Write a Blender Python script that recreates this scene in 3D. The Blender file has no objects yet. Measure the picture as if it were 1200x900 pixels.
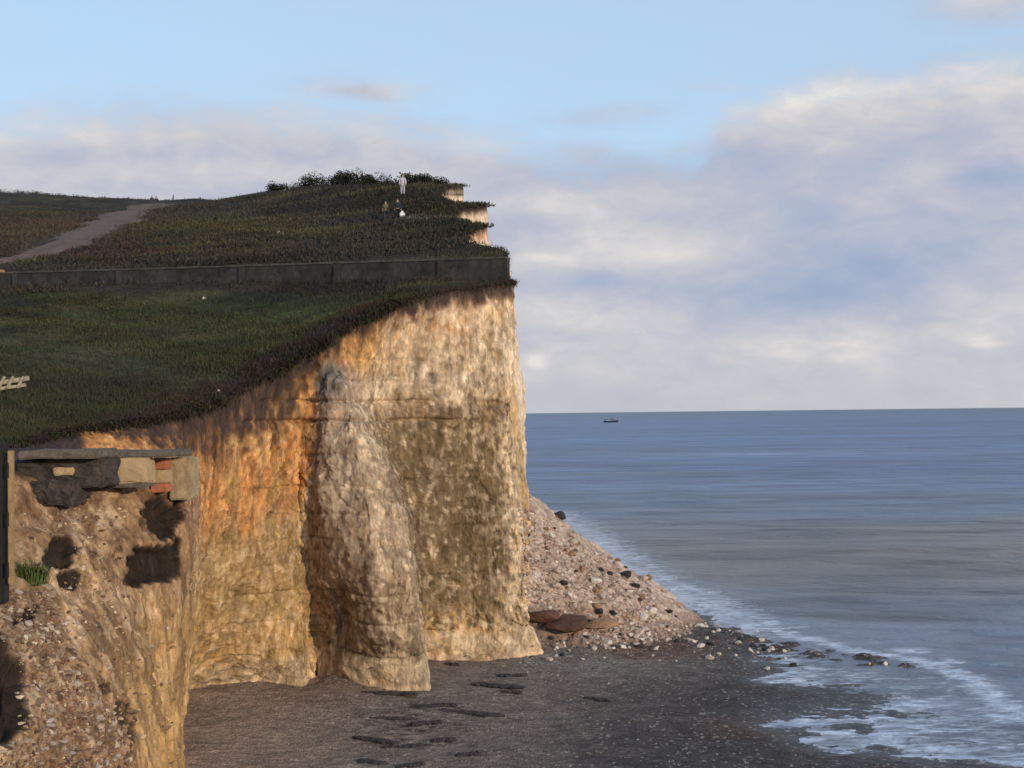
import bpy, math, random
import numpy as np
from mathutils import Vector, Matrix
from mathutils.bvhtree import BVHTree
random.seed(7); rng = np.random.default_rng(7)
S = bpy.context.scene
COL = S.collection

# ------------------------------------------------------------------ camera
FP = 1600.0
CAM = np.array([0.0, 0.0, 11.0])
_p, _r = math.atan(34.3/FP), math.radians(0.67)
F = np.array([0, math.cos(_p), math.sin(_p)])
R0 = np.array([1.0, 0, 0]); U0 = np.array([0, -math.sin(_p), math.cos(_p)])
R = math.cos(_r)*R0 - math.sin(_r)*U0
U = math.cos(_r)*U0 + math.sin(_r)*R0
def ray(px, py):
    return F + R*((px-600)/FP) + U*((450-py)/FP)
def P(px, py, d):                       # world point on the sight line at world depth y = d
    v = ray(px, py); return CAM + v*(d/v[1])
def on_plane(px, py, z):
    v = ray(px, py); return CAM + v*((z-CAM[2])/v[2])
def proj(p):
    v = np.asarray(p) - CAM; f = v @ F
    return 600+FP*(v@R)/f, 450-FP*(v@U)/f
cd = bpy.data.cameras.new('camera'); cam = bpy.data.objects.new('camera', cd); COL.objects.link(cam)
cd.sensor_width = 36; cd.lens = 36*FP/1200; cd.clip_start = 0.1; cd.clip_end = 90000
M4 = Matrix.Identity(4)
for i in range(3):
    M4[i][0] = R[i]; M4[i][1] = U[i]; M4[i][2] = -F[i]; M4[i][3] = CAM[i]
cam.matrix_world = M4; S.camera = cam

# ------------------------------------------------------------------ numpy noise
_perm = rng.permutation(256); _perm = np.concatenate([_perm, _perm, _perm])
_grad = rng.normal(size=(256, 3)); _grad /= np.linalg.norm(_grad, axis=1)[:, None]
def perlin(p):
    i = np.floor(p).astype(int); f = p - i; w = f*f*f*(f*(f*6-15)+10); i &= 255
    out = 0
    for dx in (0, 1):
        for dy in (0, 1):
            for dz in (0, 1):
                h = _perm[_perm[_perm[(i[:, 0]+dx) & 255]+((i[:, 1]+dy) & 255)]+((i[:, 2]+dz) & 255)]
                g = _grad[h]
                n = g[:, 0]*(f[:, 0]-dx)+g[:, 1]*(f[:, 1]-dy)+g[:, 2]*(f[:, 2]-dz)
                out = out + n*(w[:, 0] if dx else 1-w[:, 0])*(w[:, 1] if dy else 1-w[:, 1])*(w[:, 2] if dz else 1-w[:, 2])
    return out*1.6
def fbm(p, sc=(1, 1, 1), oc=4, off=0.0, rough=0.5):
    if len(p) > 40000: return np.concatenate([fbm(p[k:k+32768], sc, oc, off, rough) for k in range(0, len(p), 32768)])
    q = p/np.array(sc)+off; a = 1; t = 0; s = 0
    for k in range(oc):
        t = t + a*perlin(q+17.3*k); s += a; a *= rough; q = q*2.03
    return t/s
_cell = rng.random((4096, 4))
def worley(p, sc=(1, 1, 1)):            # F1, F2 and id of nearest cell
    if len(p) > 40000:
        o = [worley(p[k:k+32768], sc) for k in range(0, len(p), 32768)]; return tuple(np.concatenate(q) for q in zip(*o))
    q = p/np.array(sc); i = np.floor(q).astype(int); n = len(q)
    f1 = np.full(n, 9.0); f2 = np.full(n, 9.0); cid = np.zeros(n)
    for dx in (-1, 0, 1):
        for dy in (-1, 0, 1):
            for dz in (-1, 0, 1):
                c = i+np.array([dx, dy, dz])
                h = (c[:, 0]*73856093 ^ c[:, 1]*19349663 ^ c[:, 2]*83492791) & 4095
                r = _cell[h]; e = c+r[:, :3]-q; d = np.sqrt(e[:, 0]**2+e[:, 1]**2+e[:, 2]**2)
                near = d < f1
                f2 = np.where(near, f1, np.minimum(f2, d)); cid = np.where(near, r[:, 3], cid); f1 = np.where(near, d, f1)
    return f1, f2, cid
_tilt = rng.normal(size=(4096, 3))
def facets(p, sc=(1, 1, 1), tilt=.5):     # broken planes: every cell is a tilted flat face with its own offset
    if len(p) > 40000: return np.concatenate([facets(p[k:k+32768], sc, tilt) for k in range(0, len(p), 32768)])
    q = p/np.array(sc); i = np.floor(q).astype(int); n = len(q); f1 = np.full(n, 9.0); val = np.zeros(n)
    for dx in (-1, 0, 1):
        for dy in (-1, 0, 1):
            for dz in (-1, 0, 1):
                c = i+np.array([dx, dy, dz]); h = (c[:, 0]*73856093 ^ c[:, 1]*19349663 ^ c[:, 2]*83492791) & 4095
                r = _cell[h]; e = q-c-r[:, :3]; d = e[:, 0]**2+e[:, 1]**2+e[:, 2]**2; t = _tilt[h]
                v = (r[:, 3]-.5)+tilt*(e[:, 0]*t[:, 0]+e[:, 1]*t[:, 1]+e[:, 2]*t[:, 2]); near = d < f1
                val = np.where(near, v, val); f1 = np.where(near, d, f1)
    return val
def sm(a, b, x):
    t = np.clip((x-a)/(b-a), 0, 1); return t*t*(3-2*t)
def gs(x, y, cx, cy, sx, sy):
    return np.exp(-(((x-cx)/sx)**2+((y-cy)/sy)**2))

# ------------------------------------------------------------------ object helpers
def tag(o, label=None, cat=None, group=None, kind=None):
    if label: o['label'] = label
    if cat: o['category'] = cat
    if group: o['group'] = group
    if kind: o['kind'] = kind
    return o
def mesh_np(name, V, Fc, mat, smooth=True, col=None, parent=None, attrs=None):
    me = bpy.data.meshes.new(name); V = np.asarray(V, dtype=np.float32); Fc = np.asarray(Fc, dtype=np.int32)
    k = Fc.shape[1]
    me.vertices.add(len(V)); me.vertices.foreach_set('co', V.ravel())
    me.loops.add(Fc.size); me.loops.foreach_set('vertex_index', Fc.ravel())
    me.polygons.add(len(Fc)); me.polygons.foreach_set('loop_start', np.arange(len(Fc), dtype=np.int32)*k)
    me.polygons.foreach_set('loop_total', np.full(len(Fc), k, dtype=np.int32))
    me.polygons.foreach_set('use_smooth', np.full(len(Fc), smooth, dtype=bool))
    me.update(calc_edges=True); me.validate()
    if col is not None:
        a = me.color_attributes.new('Col', 'FLOAT_COLOR', 'POINT')
        c = np.ones((len(V), 4), dtype=np.float32); c[:, :3] = col; a.data.foreach_set('color', c.ravel())
    for nm, arr in (attrs or {}).items():
        a = me.attributes.new(nm, 'FLOAT', 'POINT'); a.data.foreach_set('value', np.asarray(arr, dtype=np.float32))
    me.materials.append(mat)
    o = bpy.data.objects.new(name, me); COL.objects.link(o)
    if parent: o.parent = parent
    return o
def grid_faces(nu, nv, flip=False):
    i = np.arange(nu*nv).reshape(nu, nv)
    q = np.stack([i[:-1, :-1], i[1:, :-1], i[1:, 1:], i[:-1, 1:]], -1).reshape(-1, 4)
    return q[:, ::-1] if flip else q
def empty(name, loc, rz=0):
    o = bpy.data.objects.new(name, None); o.location = loc; o.rotation_euler = (0, 0, rz); COL.objects.link(o); return o
def bvh_of(*objs):
    V = []; T = []
    for o in objs:
        b = len(V); a = np.empty(len(o.data.vertices)*3, dtype=np.float32); o.data.vertices.foreach_get('co', a); V += a.reshape(-1, 3).tolist()
        a = np.empty(len(o.data.loops), dtype=np.int32); o.data.loops.foreach_get('vertex_index', a); T += (a.reshape(-1, 4)+b).tolist()
    return BVHTree.FromPolygons(V, T)
def hit(bvh, px, py):
    v = Vector(ray(px, py)).normalized()
    loc, nor, idx, dist = bvh.ray_cast(Vector(CAM), v)
    return loc, nor
def drop(bvh, x, y, z=200):
    loc, nor, i, d = bvh.ray_cast(Vector((x, y, z)), Vector((0, 0, -1))); return loc

# ------------------------------------------------------------------ materials
class NT:
    def __init__(s, tree): s.t = tree; s.l = tree.links
    def n(s, ty, **kw):
        nd = s.t.nodes.new(ty)
        for k, v in kw.items(): setattr(nd, k, v)
        return nd
    def set(s, sock, v):
        if isinstance(v, bpy.types.NodeSocket): s.l.new(v, sock)
        elif v is not None: sock.default_value = v
    def m(s, op, a, b=None, c=None, clamp=False):
        nd = s.n('ShaderNodeMath', operation=op, use_clamp=clamp)
        for i, v in enumerate((a, b, c)): s.set(nd.inputs[i], v) if v is not None else None
        return nd.outputs[0]
    def mix(s, f, a, b, blend='MIX'):
        nd = s.n('ShaderNodeMix', data_type='RGBA', blend_type=blend)
        s.set(nd.inputs[0], f); s.set(nd.inputs[6], a); s.set(nd.inputs[7], b); return nd.outputs[2]
    def noise(s, vec, scale, detail=4, rough=0.55, dist=0.0, col=False):
        nd = s.n('ShaderNodeTexNoise'); s.set(nd.inputs['Vector'], vec)
        nd.inputs['Scale'].default_value = scale; nd.inputs['Detail'].default_value = detail
        nd.inputs['Roughness'].default_value = rough; nd.inputs['Distortion'].default_value = dist
        return nd.outputs['Color' if col else 'Fac']
    def vor(s, vec, scale, feature='F1', out='Distance'):
        nd = s.n('ShaderNodeTexVoronoi', feature=feature); s.set(nd.inputs['Vector'], vec); nd.inputs['Scale'].default_value = scale
        return nd.outputs[out]
    def ramp(s, f, stops, interp='LINEAR'):
        nd = s.n('ShaderNodeValToRGB'); nd.color_ramp.interpolation = interp; e = nd.color_ramp.elements
        while len(e) > 1: e.remove(e[-1])
        e[0].position = stops[0][0]; e[0].color = tuple(stops[0][1])+(1,)
        for p, c in stops[1:]:
            k = e.new(p); k.color = tuple(c)+(1,)
        s.set(nd.inputs[0], f); return nd.outputs[0]
    def mr(s, v, a, b, c, d, clamp=True):
        nd = s.n('ShaderNodeMapRange', clamp=clamp); s.set(nd.inputs[0], v)
        for i, x in enumerate((a, b, c, d)): nd.inputs[i+1].default_value = x
        return nd.outputs[0]
    def mapping(s, vec, scale=(1, 1, 1), rot=(0, 0, 0)):
        nd = s.n('ShaderNodeMapping'); s.set(nd.inputs[0], vec); nd.inputs['Scale'].default_value = scale; nd.inputs['Rotation'].default_value = rot
        return nd.outputs[0]
    def bump(s, h, strength, dist, normal=None):
        nd = s.n('ShaderNodeBump'); s.set(nd.inputs['Height'], h); nd.inputs['Strength'].default_value = strength; nd.inputs['Distance'].default_value = dist
        if normal is not None: s.l.new(normal, nd.inputs['Normal'])
        return nd.outputs[0]
def new_mat(name):
    m = bpy.data.materials.new(name); m.use_nodes = True; t = NT(m.node_tree)
    b = m.node_tree.nodes['Principled BSDF']; b.inputs['Roughness'].default_value = 0.95
    b.inputs['Specular IOR Level'].default_value = 0.15
    return m, t, b
def pos(t):
    return t.n('ShaderNodeNewGeometry').outputs['Position']
def objc(t):
    return t.n('ShaderNodeTexCoord').outputs['Object']
def simple(name, c, var=0.35, scale=6, bumpd=0.02, rough=0.9, spec=0.2):
    m, t, b = new_mat(name); v = objc(t)
    n = t.noise(v, scale, 5, 0.65); n2 = t.noise(v, scale*5, 3, 0.6)
    k = t.m('MULTIPLY', t.mr(n, .25, .75, 1-var, 1+var), t.mr(n2, .2, .8, 1-var*.6, 1+var*.6))
    cc = t.n('ShaderNodeCombineColor'); [t.set(cc.inputs[i], t.m('MULTIPLY', k, c[i])) for i in range(3)]
    t.set(b.inputs['Base Color'], cc.outputs[0]); t.set(b.inputs['Normal'], t.bump(t.m('ADD', n, t.m('MULTIPLY', n2, .3)), .7, bumpd))
    b.inputs['Roughness'].default_value = rough; b.inputs['Specular IOR Level'].default_value = spec
    return m
def attr_col(t, name='Col'):
    nd = t.n('ShaderNodeVertexColor'); nd.layer_name = name; return nd.outputs[0]

def mat_cliff():
    m, t, b = new_mat('chalk_cliff'); p = pos(t); c = attr_col(t)
    st = t.mapping(p, (1.0, 1.0, 0.30))
    wz = t.noise(p, 0.9, 3, .5, col=True)
    wp = t.mix(0.12, p, wz, 'ADD')
    st2 = t.mapping(wp, (1.0, 1.0, 0.33))
    n1 = t.noise(st, 1.6, 6, .68, .4)
    n2 = t.noise(st2, 5.0, 5, .7, .6)
    v1 = t.vor(st2, 3.2); vc = t.vor(st2, 3.2, out='Color')
    v2 = t.vor(st2, 7.5)
    nf = t.noise(t.mapping(p, (1, 1, .6)), 17, 3, .6)
    sep = t.n('ShaderNodeSeparateColor'); t.set(sep.inputs[0], vc)
    k = t.m('MULTIPLY', t.mr(n1, .3, .72, .62, 1.35), t.mr(n2, .28, .72, .66, 1.34))
    k = t.m('MULTIPLY', k, t.mr(sep.outputs[0], 0, 1, .84, 1.16))
    k = t.m('MULTIPLY', k, t.mr(v2, .0, .6, .86, 1.12)); k = t.m('MULTIPLY', k, t.mr(nf, .3, .7, .85, 1.15))
    cc = t.n('ShaderNodeCombineColor'); [t.set(cc.inputs[i], k) for i in range(3)]
    out = t.mix(1.0, c, cc.outputs[0], 'MULTIPLY')
    # pale fresh chips and grey stain specks
    chip = t.mr(t.noise(st2, 4.2, 4, .6, 1.2), .63, .70, 0, .55)
    out = t.mix(chip, out, t.mix(1.0, out, (1.7, 1.75, 1.85, 1), 'MULTIPLY'))
    stain = t.mr(t.noise(t.mapping(p, (1, 1, .5)), 2.6, 5, .7, .8), .60, .70, 0, .5)
    out = t.mix(stain, out, t.mix(1.0, out, (.42, .38, .32, 1), 'MULTIPLY'))
    t.set(b.inputs['Base Color'], out)
    h = t.m('ADD', t.m('MULTIPLY', n2, 1.0), t.m('ADD', t.m('MULTIPLY', v1, .5), t.m('MULTIPLY', v2, .35)))
    h = t.m('ADD', h, t.m('MULTIPLY', nf, .25))
    t.set(b.inputs['Normal'], t.bump(h, .38, .08))
    return m
def mat_turf():
    m, t, b = new_mat('clifftop_grass'); p = pos(t); c = attr_col(t)
    n1 = t.noise(p, .55, 6, .65, .3); n2 = t.noise(t.mapping(p, (1, .6, 1)), 4.5, 5, .75); n3 = t.noise(p, 16, 3, .7)
    k = t.m('MULTIPLY', t.m('MULTIPLY', t.mr(n1, .3, .7, .62, 1.4), t.mr(n2, .3, .7, .55, 1.5)), t.mr(n3, .3, .7, .6, 1.4))
    cc = t.n('ShaderNodeCombineColor'); [t.set(cc.inputs[i], k) for i in range(3)]
    t.set(b.inputs['Base Color'], t.mix(1.0, c, cc.outputs[0], 'MULTIPLY'))
    t.set(b.inputs['Normal'], t.bump(t.m('ADD', n2, t.m('MULTIPLY', n3, .4)), .9, .18)); b.inputs['Specular IOR Level'].default_value = .05
    return m
def mat_vcol(name, var=.3, spec=.05, rough=.95, trans=0):
    m, t, b = new_mat(name); p = pos(t); n = t.noise(p, 9, 3, .6)
    k = t.mr(n, .3, .7, 1-var, 1+var); cc = t.n('ShaderNodeCombineColor'); [t.set(cc.inputs[i], k) for i in range(3)]
    t.set(b.inputs['Base Color'], t.mix(1.0, attr_col(t), cc.outputs[0], 'MULTIPLY'))
    b.inputs['Specular IOR Level'].default_value = spec; b.inputs['Roughness'].default_value = rough
    t.set(b.inputs['Normal'], t.bump(t.noise(p, 14, 4, .6), .5, .04))
    return m
def mat_beach():
    m, t, b = new_mat('shingle_beach'); p = pos(t); c = attr_col(t)
    n1 = t.noise(p, .8, 5, .6, .5); v = t.vor(p, 14); vc = t.vor(p, 9, out='Color'); n3 = t.noise(t.mapping(p, (.5, 1.6, 1), (0, 0, -.35)), 2.2, 5, .7, .6)
    sep = t.n('ShaderNodeSeparateColor'); t.set(sep.inputs[0], vc)
    k = t.m('MULTIPLY', t.mr(n1, .3, .7, .78, 1.22), t.mr(sep.outputs[0], 0, 1, .75, 1.25)); k = t.m('MULTIPLY', k, t.mr(n3, .35, .7, 1.25, .6))
    k = t.m('MULTIPLY', k, t.mr(t.noise(p, 30, 2, .6), .3, .7, .75, 1.25))
    cc = t.n('ShaderNodeCombineColor'); [t.set(cc.inputs[i], k) for i in range(3)]
    out = t.mix(1.0, c, cc.outputs[0], 'MULTIPLY')
    spk = t.mr(sep.outputs[1], .93, .96, 0, .6)
    out = t.mix(spk, out, (.36, .32, .28, 1)); t.set(b.inputs['Base Color'], out)
    wet = t.n('ShaderNodeAttribute'); wet.attribute_name = 'wet'
    t.set(b.inputs['Roughness'], t.mr(wet.outputs['Fac'], 0, 1, .95, .32)); t.set(b.inputs['Specular IOR Level'], t.mr(wet.outputs['Fac'], 0, 1, .15, .5))
    t.set(b.inputs['Normal'], t.bump(t.m('ADD', t.m('MULTIPLY', v, -.6), n3), .8, .09))
    return m
def mat_sea():
    m, t, b = new_mat('sea_water'); p = pos(t)
    foam = t.n('ShaderNodeAttribute'); foam.attribute_name = 'foam'; c = attr_col(t)
    wv = t.noise(t.mapping(p, (.75, 1.0, 1), (0, 0, .05)), .8, 5, .62, .4)
    wv2 = t.noise(t.mapping(p, (.7, 1.0, 1), (0, 0, -.1)), .17, 5, .6, .3)
    wv3 = t.noise(t.mapping(p, (.6, 1.0, 1)), .02, 5, .6, .2)
    pat = t.noise(t.mapping(p, (.35, 1.0, 1)), .16, 6, .6, .5)
    pat2 = t.noise(t.mapping(p, (.3, 1.0, 1)), .014, 6, .62, .5)
    k = t.m('MULTIPLY', t.mr(pat, .34, .66, .55, 1.5), t.mr(pat2, .36, .64, .68, 1.36))
    cc = t.n('ShaderNodeCombineColor'); [t.set(cc.inputs[i], k) for i in range(3)]
    base = t.mix(1.0, c, cc.outputs[0], 'MULTIPLY')
    fn = t.noise(t.mapping(p, (.55, 1.3, 1)), 1.5, 7, .72, 1.2)
    fn2 = t.vor(t.mix(.15, t.mapping(p, (.6, 1, 1)), t.noise(p, 1.2, 3, .5, col=True), 'ADD'), 1.6, 'SMOOTH_F1')
    ff = t.m('ADD', foam.outputs['Fac'], t.m('MULTIPLY', t.m('SUBTRACT', fn, .5), 1.9))
    ff = t.m('ADD', ff, t.m('MULTIPLY', t.m('SUBTRACT', fn2, .45), .35))
    fm = t.mr(ff, .44, .76, 0, .95)
    t.set(b.inputs['Base Color'], t.mix(fm, base, (.56, .62, .74, 1)))
    t.set(b.inputs['Roughness'], t.mr(fm, 0, .8, .34, .8)); b.inputs['IOR'].default_value = 1.33; b.inputs['Specular IOR Level'].default_value = .36
    h = t.m('ADD', t.m('MULTIPLY', wv, .30), t.m('ADD', t.m('MULTIPLY', wv2, 1.3), t.m('MULTIPLY', wv3, 6.0)))
    h = t.m('ADD', h, t.m('MULTIPLY', fm, .06))
    t.set(b.inputs['Normal'], t.bump(h, .85, 1.0))
    return m
MC = mat_cliff(); MT = mat_turf(); MB_ = mat_beach(); MS = mat_sea()
M_GR = mat_vcol('grass_blades', .25); M_ST = mat_vcol('loose_stones', .3, .15)
M_WALL = simple('weathered_concrete', (.043, .039, .036), .65, .9, .06)
M_CAP = simple('wall_coping_stone', (.075, .07, .06), .6, 1.5, .02)
M_PATH = simple('worn_path', (.125, .082, .062), .45, .9, .05)

# ------------------------------------------------------------------ cliff loft
VL = np.array([0, .08, .18, .34, .5, .66, .82, 1.0])
ST = [
 [(-420,545,30),(-420,560,27),(-420,585,24),(-420,660,22),(-420,740,20),(-420,850,18),(-420,1000,16),(-420,1500,14)],
 [(-150,532,36),(-150,545,34),(-150,565,30),(-150,640,28.5),(-150,700,27),(-150,800,25.5),(-150,930,24),(-150,1300,22)],
 [(20,524,40),(20,533,38),(20,560,34),(20,615,33),(20,690,30.5),(20,760,28.5),(20,860,26.5),(20,1250,24)],
 [(98,504,43.5),(104,532,42.5),(115,566,37),(118,615,36),(120,690,34),(120,790,31.5),(120,870,30),(120,1150,27)],
 [(160,496,45.5),(172,532,44),(185,570,39),(185,605,38.3),(180,690,37),(180,780,36),(185,860,35),(190,1050,34.2)],
 [(205,487,47),(212,530,46),(226,575,41.5),(225,610,40.5),(218,690,39.6),(212,790,39),(210,880,38),(213,955,37.5)],
 [(235,477,49),(238,530,48.5),(236,560,48),(234,620,47.6),(226,690,47),(218,740,46.8),(212,790,46.5),(210,872,46.5)],
 [(262,467,50.5),(262,520,50.8),(258,580,51),(250,640,51),(240,690,51.5),(230,740,52),(222,775,52.5),(215,806,54)],
 [(315,442,52.8),(312,500,52.8),(308,560,53),(302,620,53),(300,680,53.2),(298,720,53.6),(298,770,54),(298,796,55)],
 [(360,412,54.2),(356,470,54.4),(352,520,54.6),(350,580,54.8),(352,650,55),(353,710,55),(355,765,54.8),(356,804,54.8)],
 [(374,403,54.7),(370,440,54.6),(362,500,54.5),(358,560,54.5),(362,640,54.9),(368,710,55.5),(370,760,55.9),(370,788,56.3)],
 [(388,396,54.8),(384,430,54.8),(382,452,54.1),(380,510,53.95),(376,580,53.9),(376,660,54.0),(380,730,54.3),(390,790,54.9)],
 [(425,373,56),(412,425,55.6),(404,448,54.5),(416,515,53.6),(430,590,52.9),(440,660,52.4),(448,730,52.8),(455,806,54)],
 [(450,361,57),(434,420,56.9),(416,462,55.9),(444,535,54.6),(468,600,53.6),(484,665,53),(489,730,53.2),(499,808,54.2)],
 [(470,353,58),(456,420,58.3),(452,470,58.8),(468,540,59),(482,600,59),(488,665,59.2),(490,730,59.4),(493,770,60.5)],
 [(535,341,60.2),(535,410,60.2),(535,475,60.2),(535,540,60.3),(540,600,60.3),(545,665,60.3),(548,730,60.5),(555,776,60.5)],
 [(601,333,62),(603,400,61.5),(600,470,61.5),(598,540,61.5),(604,600,61),(612,665,60.8),(620,730,60.8),(634,766,61)],
 [(600,331,63.5),(600,400,63.5),(596,470,63.5),(595,540,63.5),(600,600,63.5),(607,665,63.5),(612,730,63.5),(618,755,64)],
]
stations = [np.array([P(*q) for q in s]) for s in ST]
weights = [30, 30, 70, 70, 60, 60, 35, 25, 60, 50, 22, 30, 60, 45, 30, 80, 90]
coast = [(592,326,65),(598,297,67),(588,291,69),(550,284,73),(545,276,75.5),(550,268,77.5),(571,265,78.5),(566,263,81),(532,256,85),(530,250,87.5),(542,245,89),(568,241,90),(562,239,93),(530,237,98),(518,230,104),(516,222,110),(528,218,113),(543,217.5,115),(538,217,119),(505,214,130)]
for (px, py, d) in coast:
    L = P(px, py, d); n = len(VL)
    s = np.array([L + np.array([1.1*v+.15*math.sin(v*9+d), .2*v, -(L[2]+.3)*v]) for v in VL]); stations.append(s); weights.append(22 if d < 120 else 14)
for (x, y, z) in [(-14, 170, 33), (-20, 230, 26), (-24, 330, 14), (-60, 450, 6)]:
    L = np.array([x, y, z]); stations.append(np.array([L + np.array([1.5*v, 0, -(z+.3)*v]) for v in VL])); weights.append(14)
# extra row that carries the face on below the beach
stations = [np.vstack([s, s[-1]+np.array([0.25, -.25, -2.5])]) for s in stations]
VL2 = np.append(VL, 1.06)
NV = 290
vv = np.linspace(0, 1.06, NV)
def resamp(s):
    return np.stack([np.interp(vv, VL2, s[:, k]) for k in range(3)], 1)
prof = np.stack([resamp(s) for s in stations])               # stations x NV x 3
ker = np.exp(-np.linspace(-2, 2, 21)**2); ker /= ker.sum()
def smooth_axis(a, ker, ax):
    r = len(ker)//2; pad = [(0, 0)]*a.ndim; pad[ax] = (r, r); b = np.pad(a, pad, mode='reflect', reflect_type='odd')
    return np.apply_along_axis(lambda x: np.convolve(x, ker, 'valid'), ax, b)
prof = smooth_axis(prof, ker, 1)
us = [0.0]
for i, w in enumerate(weights): us += list(i+np.arange(1, w+1)/w)
us = np.array(us); NU = len(us)
G = np.empty((NU, NV, 3)); i0 = np.minimum(us.astype(int), len(stations)-2); fr = (us-i0)[:, None, None]
G = prof[i0]*(1-fr)+prof[i0+1]*fr
ker2 = np.exp(-np.linspace(-2, 2, 13)**2); ker2 /= ker2.sum()
G = smooth_axis(G, ker2, 0)
SML = G[:, 0].copy()
du = np.gradient(G, axis=0); dv = np.gradient(G, axis=1); N = np.cross(dv, du); N /= np.linalg.norm(N, axis=2)[..., None]+1e-9
if N[NU//3, NV//2, 1] > 0: N = -N
Pf = G.reshape(-1, 3); Nf = N.reshape(-1, 3); Vf = np.tile(vv, NU); Uf = np.repeat(us, NV)
PX, PY = proj(Pf)
X, Y, Z = Pf.T
nearw = 1-sm(5.0, 6.2, Uf)                                    # crumbling near section
hs = np.clip(Vf, 0, 1)
big = fbm(Pf, (3.2, 3.2, 4.5), 4)
rib = fbm(Pf, (.8, .8, 3.2), 4, 5.1)
f1, f2, cid = worley(Pf+fbm(Pf, (1, 1, 1), 2)[:, None]*.4, (.75, .75, 1.15))
g1, g2, cid2 = worley(Pf, (.33, .33, .45))
h1, h2, cid3 = worley(Pf+fbm(Pf, (.4, .4, .4), 2)[:, None]*.25, (.24, .24, .62))
k1, k2, cid4 = worley(Pf*np.array([1, 1, 1])+fbm(Pf, (2, 2, 2), 2, 3.)[:, None]*.3, (.55, .55, .36)); m1_, m2_, cid5 = worley(Pf+7.3, (.17, .17, .20))
rough_bed = sm(-.2, .2, fbm(Pf, (3, 3, 1.2), 3, 44.))
jw = fbm(Pf, (.5, .5, .5), 2, 6.)[:, None]*.12
fa = facets(Pf+jw, (1.15, 1.15, 1.5), .55); fb = facets(Pf*1.0+jw+3.3, (.48, .48, .62), .6); fc = facets(Pf+jw*.5+9.1, (.22, .22, .30), .6)
D = .36*big + .12*rib + .09*fa + .05*fb*(.4+rough_bed*.6) + .035*fc + .08*(cid4-.5)*sm(0, .08, k2-k1)*rough_bed
D += .03*fbm(Pf, (.10, .10, .14), 3, 2.2)
fade = sm(0, .05, Vf)
D *= .35+.65*fade
# soft soil in the top of the face has gullies, not blocks
# strata : thin grooves and slightly stepped beds
warp = .12*fbm(Pf, (4, 4, 4), 2, 3.3)
for z0, a, w in [(11.55, .24, .05), (10.75, .24, .06), (1.55, .22, .05), (13.3, .09, .05), (14.4, .07, .04), (12.4, .08, .04), (9.4, .09, .05), (8.2, .10, .05), (7.1, .08, .05), (6.1, .10, .05), (5.1, .07, .05), (4.0, .10, .05), (2.9, .08, .05)]:
    m = sm(6.5, 8.5, Uf)*(1-sm(17.5, 18, Uf))
    mm = m*sm(-.25, .15, fbm(Pf, (2.5, 2.5, .5), 2, z0))
    D -= a*np.exp(-((Z-z0+warp)/w)**2)*mm
plinth = (1-sm(1.25, 1.65, Z+warp+.5*fbm(Pf, (1.2, 1.2, 9), 3, 83.)))*sm(6.2, 7, Uf)*(1-sm(17.5, 18.3, Uf))
D = D*(1-.55*plinth)+.20*plinth*sm(-.35, .15, fbm(Pf, (1.6, 1.6, 3), 3, 81.))
# undercut above the plinth of the buttress
D -= .9*gs(PX, PY, 388, 735, 22, 38)*(Uf > 9)*(Uf < 12.5)
# cavities in the near section; this mask paints shade and dark soil into them
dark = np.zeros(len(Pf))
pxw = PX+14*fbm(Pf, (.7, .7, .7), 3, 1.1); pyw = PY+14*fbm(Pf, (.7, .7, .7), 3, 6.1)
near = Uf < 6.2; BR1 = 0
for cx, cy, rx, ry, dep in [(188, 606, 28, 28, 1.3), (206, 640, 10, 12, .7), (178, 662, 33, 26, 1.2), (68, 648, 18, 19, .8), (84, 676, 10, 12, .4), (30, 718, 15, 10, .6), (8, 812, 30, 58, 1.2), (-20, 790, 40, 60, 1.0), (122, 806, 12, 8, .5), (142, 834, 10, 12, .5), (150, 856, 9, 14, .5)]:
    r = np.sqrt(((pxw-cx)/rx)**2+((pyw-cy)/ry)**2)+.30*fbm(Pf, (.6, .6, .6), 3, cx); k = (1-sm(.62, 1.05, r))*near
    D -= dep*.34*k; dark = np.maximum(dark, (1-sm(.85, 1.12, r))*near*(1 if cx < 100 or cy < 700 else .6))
# vertical crevice beside the buttress and gullies in the orange soil
soil_l = 70+35*np.clip((300-PX)/200, 0, 1)
Pd = Pf + Nf*D[:, None]
# ---- colours (albedo, plus shade painted in hollows and buttress, light on headland edge)
def C(*c): return np.array(c, dtype=float)
pale, gold, orange = C(.54, .42, .295), C(.48, .295, .12), C(.45, .20, .072)
algae, brown, pink, dirt, grey = C(.27, .195, .105), C(.155, .102, .06), C(.40, .325, .265), C(.035, .024, .02), C(.20, .175, .16)
n_a = fbm(Pf, (1.6, 1.6, 3.0), 5, 11.0); n_b = fbm(Pf, (.45, .45, .8), 4, 21.0); n_c = fbm(Pf, (4, 4, 5), 3, 31.0); n_d = fbm(Pf, (.3, .3, 1.0), 4, 41.)
col = np.tile(gold, (len(Pf), 1))
def lay(c, w):
    global col
    w = np.clip(w, 0, 1)[:, None]; col = col*(1-w)+c*w
lay(pale, .28+.6*n_b)
lay(algae, sm(-.1, .45, n_c+.4*n_b)*.55)
# recess face: golden, greener-brown below
rec = sm(6.0, 6.6, Uf)*(1-sm(9.4, 10.6, Uf))
lay(gold*1.12, rec*(.65+.5*n_b)); lay(algae*1.15, rec*sm(560, 640, PY)*(.40+1.0*n_a)); lay(gold*1.1, rec*sm(640, 720, PY)*(.25+.8*n_b))
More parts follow.
